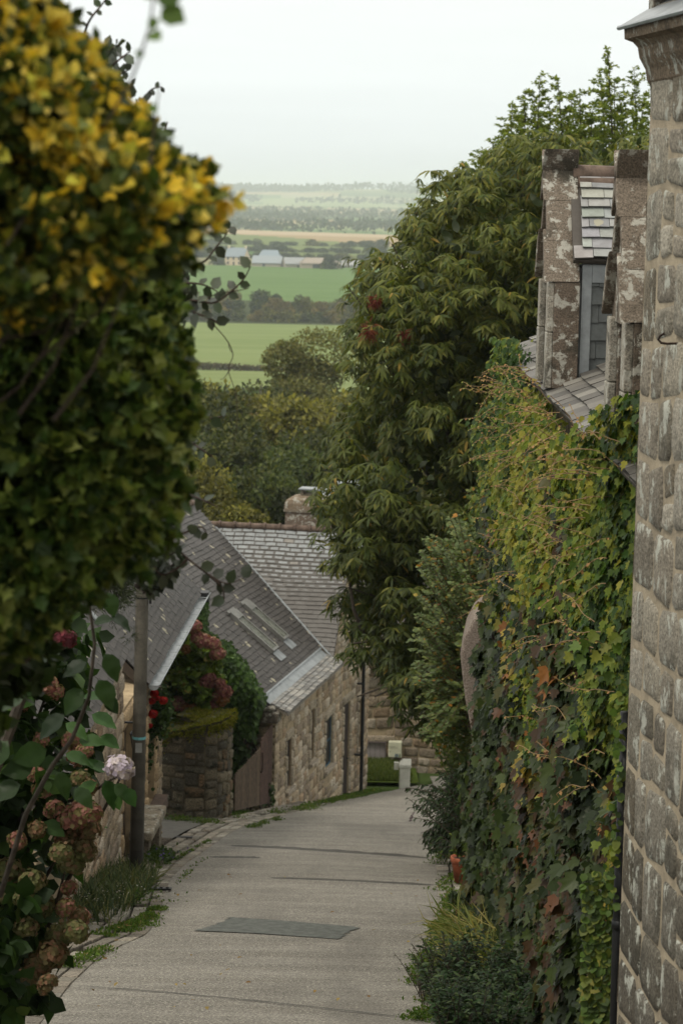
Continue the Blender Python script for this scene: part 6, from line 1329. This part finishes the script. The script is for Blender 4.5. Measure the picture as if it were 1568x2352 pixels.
# juniper sprays
jn = empty('juniper_spray', (-1.9, 11.5, zg(11.5)), 'fuzzy grey green conifer spray hanging over the cottage roof beside the pole top', 'conifer')
n = 15000; c = np.array([at(a, b, 11.5+rnd.uniform(-.3, .3)) for a, b in zip(R.normal(215, 48, 260), R.normal(1305, 42, 260))]); i = R.integers(260, size=n); d = nrm(rv(n)+np.array([.5, 0, .1])); p = c[i]+d*.05*R.random((n, 1))
leaves('foliage', GB, p, d, rv(n), R.uniform(.018, .035, n), palette(n, [(.055, .07, .045), (.035, .045, .03), (.08, .095, .06)]), M['leafmatte'], jn, 3); q = MB(); q.tube([(-1.9, 11.5, zg(11.5)-.1), (-1.8, 11.5, -3.2), at(150, 1330, 11.5), at(250, 1290, 11.5)], [.05, .035, .02, .008], 7); q.tube([at(190, 1400, 11.5), at(200, 1340, 11.4), at(225, 1290, 11.4)], [.006]*3, 5); q.build('stem', M['bark'], jn)
# flowering tufts at the pole foot
n = 5200; cx2 = np.stack([R.normal(0, .28, n), R.normal(0, 1.3, n)], 1); p = np.stack([-2.62+cx2[:, 0], 26.9+cx2[:, 1], np.zeros(n)], 1); k = p[:, 0] < -2.15; p = p[k]; n = len(p); p[:, 2] = [zg(v)+.03 for v in p[:, 1]]
o_ = blades('daisy_grass', p, rv(n, .45)+UP, R.uniform(.1, .3, n), .03, [(.05, .08, .03), (.08, .11, .04), (.035, .055, .025), (.14, .14, .06)], curve=1.); tag(o_, 'tufted fleabane grass with tiny white daisies at the foot of the pole', 'grass tuft')
n = 170; p = np.stack([-2.55+R.normal(0, .2, n), 26.4+R.normal(0, .9, n), np.zeros(n)], 1); p[:, 2] = [zg(v)+.17 for v in p[:, 1]]; leaves('daisies', RD, p, rv(n)*np.array([1, 1, .2]), np.tile([0, -.5, 1.], (n, 1)), .018, palette(n, [(.6, .58, .55), (.6, .5, .5)]), M['petal'], o_)
n = 500; p = np.stack([-2.35+R.normal(0, .12, n), 31.6+R.normal(0, .4, n), np.zeros(n)], 1); p[:, 2] = [zg(v)+.05 for v in p[:, 1]]; p[:, 2] += R.random(n)*.1
o_ = leaves('campanula_tuft', RD, p, rv(n)+UP*.5, rv(n)+UP, .05, palette(n, [(.03, .06, .015), (.05, .08, .02)]), M['leaf']); tag(o_, kind='stuff')
n = 26; p2 = p[R.integers(500, size=n)]+np.array([.12, -.2, .07]); leaves('violet_flowers', RD, p2, rv(n), rv(n), .03, palette(n, [(.12, .07, .3)]), M['petal'], o_)

# ================================================================== DISTANCE
def far_tree(r, h, nl, ls, cols, seed, trunk=True, squash=.8):
    r2 = np.random.default_rng(seed); nl_ = max(9, int(14*squash+6)); cen = []
    for k in range(nl_):
        a = r2.uniform(0, 6.28); q_ = r2.random()**.6; zz = r2.uniform(.28, 1.); w_ = math.sqrt(max(0, 1-((zz-.55)/.55)**2))*.75; cen.append((math.cos(a)*q_*w_*r, math.sin(a)*q_*w_*r, zz*h-.12*h))
    cen = np.array(cen); cr_ = r*r2.uniform(.28, .5, nl_); i = r2.integers(nl_, size=nl); d = r2.normal(size=(nl, 3))+np.array([0, 0, .25]); d = d/np.linalg.norm(d, axis=1, keepdims=True)
    p = cen[i]+d*cr_[i, None]*r2.uniform(.72, 1.08, (nl, 1))*np.array([1, 1, .85]); p[:, 2] = np.maximum(p[:, 2], .04*h)
    c = np.array(cols)[r2.integers(len(cols), size=nl)]*(1+r2.uniform(-.25, .25, (nl, 1)))*(1+.34*r2.normal(size=nl_)[i].clip(-1.5, 1.5))[:, None]
    return p, d, c
FT = []
green_sets = [[(.055, .068, .016), (.095, .10, .022), (.03, .04, .013)], [(.11, .105, .022), (.16, .145, .03), (.06, .062, .016)], [(.04, .055, .018), (.07, .082, .022), (.025, .035, .012)], [(.15, .11, .03), (.10, .08, .022), (.19, .14, .035)]]
def make_tree(name, label, loc, r, h, nl, ls, cset, seed, group=None, tmpl=DI, mat_='leaf'):
    o = empty(name, loc, label, 'tree', group); p, d, c = far_tree(r, h, nl, ls, cset, seed)
    f_ = leaves('crown', tmpl, p, rv(len(p), .7)+d*.6-UP*.2, d+rv(len(p), .4), R.uniform(ls*.6, ls*1.2, len(p)), c, M[mat_]); f_.parent = o
    q = MB(); q.tube([(0, 0, -.5), (0, 0, h*.35), (.05*r, 0, h*.7)], [r*.09, r*.07, r*.03], 7); 
    for k in range(5): a = k*1.26; q.tube([(0, 0, h*.3), (math.cos(a)*r*.3, math.sin(a)*r*.3, h*.55), (math.cos(a)*r*.55, math.sin(a)*r*.55, h*.75)], [r*.045, r*.03, r*.012], 5)
    t_ = q.build('trunk', M['bark'], None, True); t_.parent = o; return o
def dup(root, loc, rz=0., s=1., label=None, group=None):
    r_ = root.copy(); C.objects.link(r_); r_.location = loc; r_.rotation_euler = (0, 0, rz); r_.scale = (s, s, s*rnd.uniform(.9, 1.1))
    if label: r_['label'] = label
    if group: r_['group'] = group
    for ch in list(root.children): c_ = ch.copy(); C.objects.link(c_); c_.parent = r_
    return r_
# round olive tree on its own
b_ = at(672, 1100, 165); zt_p = at(680, 772, 165)[2]; zb0 = zg(165)
make_tree('round_olive_green_tree', 'rounded olive green tree standing alone against the light green field', (b_[0], 165, zb0), 5.3, zt_p-zb0+.8, 34000, .28, [(.115, .11, .03), (.09, .095, .028), (.14, .13, .035), (.075, .08, .025)], 21)
# wood below the field
wt = [make_tree('wood_tree', 'broad tree', (0, 0, -500), 4.2, 12., 15000, .30, green_sets[k], 30+k) for k in range(4)]
spec = [(460, 900, 120, 0, .95), (500, 885, 135, 1, 1.), (560, 910, 140, 1, .9), (610, 890, 150, 0, 1.), (640, 905, 132, 3, .85), (700, 910, 125, 1, 1.), (745, 900, 140, 3, .9), (790, 895, 128, 3, 1.), (830, 900, 135, 1, 1.), (850, 930, 110, 0, .9), (480, 990, 100, 2, .9), (560, 1000, 100, 0, 1.), (630, 1020, 95, 2, .9), (690, 1000, 105, 0, .9), (520, 1090, 85, 2, .7), (590, 1080, 84, 0, .7), (660, 1080, 82, 2, .7), (440, 1060, 82, 1, .75), (740, 1010, 92, 2, .9), (800, 1050, 88, 2, .9), (410, 960, 115, 0, 1.), (350, 930, 120, 1, 1.), (890, 920, 130, 0, 1.), (960, 900, 140, 1, 1.1)]
names = ['dark green', 'olive green', 'deep green', 'brownish']
used = set()
places = ['at the left edge of the wood', 'behind the hanging tendril', 'left below the round olive tree', 'directly below the round olive tree', 'just right below the round olive tree', 'right of the round olive tree foot', 'beside the chestnut tip', 'touching the chestnut tip', 'behind the upper chestnut branches', 'behind the middle chestnut branches', 'low in the wood near the holly', 'in the middle of the wood left of centre', 'above the chimney', 'above and right of the chimney', 'behind the slate ridge at its left end', 'left of the chimney cap', 'close behind the chimney', 'hidden low behind the holly', 'between chimney and chestnut', 'behind the white gable', 'behind the holly at mid height', 'far left behind the euonymus', 'deep behind the chestnut crown', 'farthest right behind the chestnut crown']
for j, (px, py, D, k, s) in enumerate(spec):
    tp_ = at(px, py, D); g0 = zg(D)-.5; hgt = (tp_[2]-g0)/12.; loc = (tp_[0], D, g0); lab = names[k]+' broad tree of the wood '+places[j]
    if k not in used: o = wt[k]; used.add(k); o.location = loc; o['label'] = lab; o['group'] = 'trees of the wood below the field'
    else: o = dup(wt[k], loc, rnd.uniform(0, 6.28), 1, lab, 'trees of the wood below the field')
    sc2 = max(.55, min(1.25, hgt)); o.scale = (s*max(.75, sc2), s*max(.75, sc2), hgt)
# rusty shrubby growth at right of the wood and yellow green shrub behind the roof
a_ = at(490, 1170, 62); make_tree('yellow_green_shrub', 'yellow green shrub just behind the ridge of the slate roof', (a_[0], 62, zg(62)), 1.1, a_[2]-zg(62), 9000, .12, [(.14, .17, .03), (.09, .12, .025), (.18, .19, .04)], 51)
a_ = at(540, 1130, 66); make_tree('leafy_elder_tree', 'leafy elder tree left of the chimney behind the slate roof', (a_[0], 66, zg(66)), 1.5, a_[2]-zg(66), 12000, .14, green_sets[1], 52)
# hedge line and tree belts
def hedge(name, label, D, px0, px1, h, dep, col, n, ls, slope=0.):
    x0, x1 = at(px0, 800, D)[0], at(px1, 800, D)[0]; x = R.uniform(x0, x1, n); y = D+R.uniform(-dep, dep, n)+slope*(x-x0); z = np.array([zg(v) for v in y])+h*R.random(n)**.6*(1+.35*vn(np.stack([x, y, x*0], 1), .25*200/D, 3))
    o = leaves(name, DI, np.stack([x, y, z], 1), rv(n)+UP*.4, rv(n)-np.array([0, .6, -.6]), R.uniform(ls*.6, ls*1.2, n), palette(n, col), M['leafmatte'], None); return tag(o, label, None, None, 'stuff')
hedge('low_hedge', None, 495, 380, 1000, 1.0, 1., [(.11, .085, .05), (.085, .075, .045)], 5200, .6)
ft2 = [make_tree('belt_tree', 'tree', (0, 0, -500), 5., 9.5, 1500, 1.0, green_sets[k], 60+k) for k in range(4)]
used = set()
def place_far(k, loc, s, hs, lab, grp):
    if k not in used: o = ft2[k]; used.add(k); o.location = loc; o['label'] = lab; o['group'] = grp
    else: o = dup(ft2[k], loc, rnd.uniform(0, 6.28), 1, lab, grp)
    o.scale = (s, s, hs)
for row, (D, n_, top) in enumerate(((812, 19, 712), (835, 19, 690), (862, 19, 672))):
    for k in range(n_):
        px = 330+k*(700/n_)+rnd.uniform(-14, 14); t_ = top+rnd.uniform(-9, 13)+(12 if px > 620 and row == 2 else 0)-(14 if abs(px-560) < 30 and row == 2 else 0); p = at(px, t_, D); g0 = zg(D)-1; place_far(rnd.choice([0, 1, 2, 2, 3]), (p[0], D, g0), rnd.uniform(.55, .95), max(.5, (p[2]-g0)/9.5), 'crown of the dark tree belt between the two green fields', 'trees of the belt between the green fields')
for row, (D, n_, top) in enumerate(((1420, 22, 585), (1560, 22, 566), (1720, 22, 552))):
    for k in range(n_):
        px = 360+k*(640/n_)+rnd.uniform(-14, 14); t_ = top+rnd.uniform(-7, 9); p = at(px, t_, D); g0 = zg(D)-1; hh_ = max(5, p[2]-g0)
        place_far(rnd.choice([0, 2, 2, 1]), (p[0], D, g0), rnd.uniform(.9, 1.5), hh_/9.5, 'dark tree standing in rows behind the farm', 'trees behind the farm')
def woodmass(name, D0_, D1_, px0, px1, n, h, ls, col, thr=0., sc=.004, seed=1):
    y = R.uniform(D0_, D1_, n*3); a = np.array([at(px0, 500, D0_)[0]/D0_, at(px1, 500, D0_)[0]/D0_]); x = R.uniform(a[0], a[1], n*3)*y; dn = vn(np.stack([x, y*1.6, x*0], 1), sc, seed)
    k = dn > thr; x, y, dn = x[k][:n], y[k][:n], dn[k][:n]; z = np.array([zg(v) for v in y])+h*R.random(len(x))*(.6+.5*np.clip(dn, 0, 1)); z += np.clip((y-6000)/1200, 0, 1)*(x*.0035+9*np.sin(x*.0022+1.2)+4*np.sin(x*.007))+2
    o = leaves(name, DI, np.stack([x, y, z], 1), rv(len(x))+UP*.3, rv(len(x))-np.array([0, .8, -.5]), R.uniform(ls*.6, ls*1.3, len(x)), palette(len(x), col), M['leafmatte']); return tag(o, kind='stuff')
wc = [(.04, .06, .03), (.05, .07, .035), (.06, .07, .03)]
woodmass('distant_wood', 2350, 3300, 380, 1100, 7000, 9, 5, wc, .3, .006, 2)
woodmass('distant_copses', 3300, 5200, 380, 1100, 6000, 10, 7, wc, .38, .004, 3)
woodmass('far_hill_wood', 5400, 7000, 350, 1150, 6000, 12, 12, wc, .35, .003, 5)
woodmass('ridge_trees', 7250, 7500, 300, 1250, 4500, 17, 13, wc, -.2, .004, 6)
# ---- farm
def gable_house(name, label, cat, cx_, D, wd, dep, hw, hr, wcol, rcol, wins=(), chim=False, rot=0., hip=0.):
    g0 = zg(D)-.3; o = empty(name, (cx_, D, g0), label, cat); cr__, sr = math.cos(rot), math.sin(rot); tf = lambda x, y, z: np.array([cx_+x*cr__-y*sr, D+x*sr+y*cr__, g0+z])
    a, b = wd/2, dep/2; q = MB(); V = [tf(-a, -b, 0), tf(a, -b, 0), tf(a, b, 0), tf(-a, b, 0), tf(-a, -b, hw), tf(a, -b, hw), tf(a, b, hw), tf(-a, b, hw), tf(-a+hip, 0, hw+hr), tf(a-hip, 0, hw+hr)]
    q.raw(V, [(0, 1, 5, 4), (1, 2, 6, 5), (2, 3, 7, 6), (3, 0, 4, 7), (4, 8, 7), (5, 6, 9)], wcol); wl_ = q.build('wall', M['paint'], o)
    q = MB(); e_ = .35; 
    for sg in (-1, 1):
        p = [tf(-a-.2, sg*(b+e_), hw-.25), tf(a+.2, sg*(b+e_), hw-.25), tf(a-hip+.2, 0, hw+hr+.1), tf(-a+hip-.2, 0, hw+hr+.1)]; q.face(p if sg < 0 else p[::-1], rcol); q.face([x-UP*.3 for x in (p[::-1] if sg < 0 else p)], rcol)
    if hip: q.face([V[4]-np.array([.3, 0, 0]), V[8], V[7]], rcol); q.face([V[5], V[6], V[9]], rcol)
    rf_ = q.build('roof', M['paint'], o)
    for (x, z, w_, h2) in wins:
        q = MB(); q.box(tf(x, -b-.06, z), np.array([cr__, sr, 0])*w_, np.array([-sr, cr__, 0])*.1, UP*h2, (.04, .045, .05)); q.build('window', M['paint'], o)
    if chim:
        for x in (-a+.1, a-1.1): q = MB(); q.box(tf(x, -.5, hw+hr-.8), np.array([cr__, sr, 0]), np.array([-sr, cr__, 0]), UP*1.9, wcol); q.build('chimney', M['paint'], rf_)
    return o
X = lambda px, D: at(px, 600, D)[0]
gable_house('cream_farmhouse', 'tall cream farmhouse with blue grey slate roof at the left of the farm', 'house', X(545, 1300), 1300, 11., 8, 5.2, 4.4, (.62, .52, .37), (.2, .24, .27), [(-4.2, 3.2, 1.0, 1.4), (-1., 3.2, 1.0, 1.4), (2.2, 3.2, 1., 1.4), (-4.2, .8, 1., 1.5), (2.2, .8, 1., 1.5), (-.9, .1, 1, 2.1)], True, -.35)
gable_house('grey_barn', 'long grey roofed barn right beside the cream farmhouse', 'barn', X(615, 1285), 1285, 15.5, 9, 2.6, 3.4, (.35, .30, .25), (.26, .29, .31), [(-2, .2, 1.4, 1.8)], False, -.15)
gable_house('rear_barn', 'barn with pale blue roof showing above the long grey barn', 'barn', X(620, 1325), 1325, 12, 9, 4.5, 3.6, (.35, .3, .25), (.22, .27, .31), [], False, -.1, 2.)
gable_house('middle_barn', 'pale grey barn in the middle of the farm buildings', 'barn', X(675, 1280), 1280, 11, 8, 2.6, 3.0, (.33, .29, .25), (.28, .29, .29), [(1., .1, 1.6, 1.6)], False, .25)
gable_house('wide_barn', 'wide tan roofed barn with dark doorway at the right of the farm', 'barn', X(735, 1275), 1275, 21, 12, 3.2, 2.6, (.38, .31, .25), (.30, .25, .20), [(-4.5, .1, 3.8, 2.6)], False, .12, 3.)
gable_house('low_shed', 'low grey shed at the far right end of the farm', 'shed', X(795, 1290), 1290, 12, 8, 2.2, 2.2, (.3, .28, .26), (.3, .3, .3), [(-3, .1, 2, 1.6)], False, .1)
a_ = X(757, 1262); make_tree('farm_oak', 'round dark bush like tree in front of the wide barn', (a_, 1262, zg(1262)-1), 5.8, 6.6, 2600, .9, green_sets[2], 81)
a_ = X(500, 1290); make_tree('farmhouse_tree', 'small dark tree left of the cream farmhouse', (a_, 1290, zg(1290)-1), 4.5, 6., 1600, .9, green_sets[2], 82)
# far white houses
hl = [(500, 502, 3400), (512, 500, 3450), (548, 506, 3300), (560, 508, 3320), (590, 505, 3350), (640, 512, 3100), (655, 510, 3150), (690, 508, 3250), (720, 500, 3600), (742, 508, 3300), (800, 506, 3350), (862, 508, 3300), (880, 506, 3350), (520, 476, 4700), (560, 486, 4300), (600, 488, 4300), (650, 490, 4200), (700, 488, 4250), (780, 488, 4300), (530, 470, 5000), (830, 500, 3600), (905, 502, 3500)]
pl2 = ['leftmost', 'second', 'third', 'fourth', 'fifth', 'sixth', 'seventh', 'eighth', 'ninth', 'tenth', 'eleventh', 'twelfth', 'thirteenth']
fh = None
fhs = gable_house('distant_white_house', 'tiny white house of the distant village beyond the tan field', 'house', 0, 3300, 13, 8, 4.5, 4., (.75, .72, .66), (.3, .33, .36), [], False, 0)
fhs['group'] = 'white houses in the far village'
for ch in fhs.children: ch.matrix_parent_inverse = Matrix.Translation((0, -3300, -(zg(3300)-.3)))
for i, (px, py, D) in enumerate(hl):
    p = at(px, py, D); o = fhs if i == 0 else dup(fhs, (0, 0, 0), 0, 1, None, None); o.location = (p[0], D, zg(D)+3); o.rotation_euler = (0, 0, rnd.uniform(-.8, .8)); s = rnd.uniform(.8, 1.5); o.scale = (s, s, s)

# ---- haze over the whole country
hz = bpy.data.meshes.new('haze'); x, y0, y1, z0, z1 = 3200, -60, 9600, -47., 60.
hz.from_pydata([(-x, y0, z0), (x, y0, z0), (x, y1, z0), (-x, y1, z0), (-x, y0, z1), (x, y0, z1), (x, y1, z1), (-x, y1, z1)], [], [(3, 2, 1, 0), (4, 5, 6, 7), (0, 1, 5, 4), (1, 2, 6, 5), (2, 3, 7, 6), (3, 0, 4, 7)])
m_ = bpy.data.materials.new('haze'); m_.use_nodes = True; n_ = m_.node_tree; n_.nodes.clear(); ou = n_.nodes.new('ShaderNodeOutputMaterial'); pv_ = n_.nodes.new('ShaderNodeVolumePrincipled')
pv_.inputs['Color'].default_value = (.88, .96, 1., 1); pv_.inputs['Density'].default_value = .00015; pv_.inputs['Anisotropy'].default_value = .25
n_.links.new(pv_.outputs[0], ou.inputs['Volume']); ho_ = link('haze', hz, m_); tag(ho_, kind='stuff')
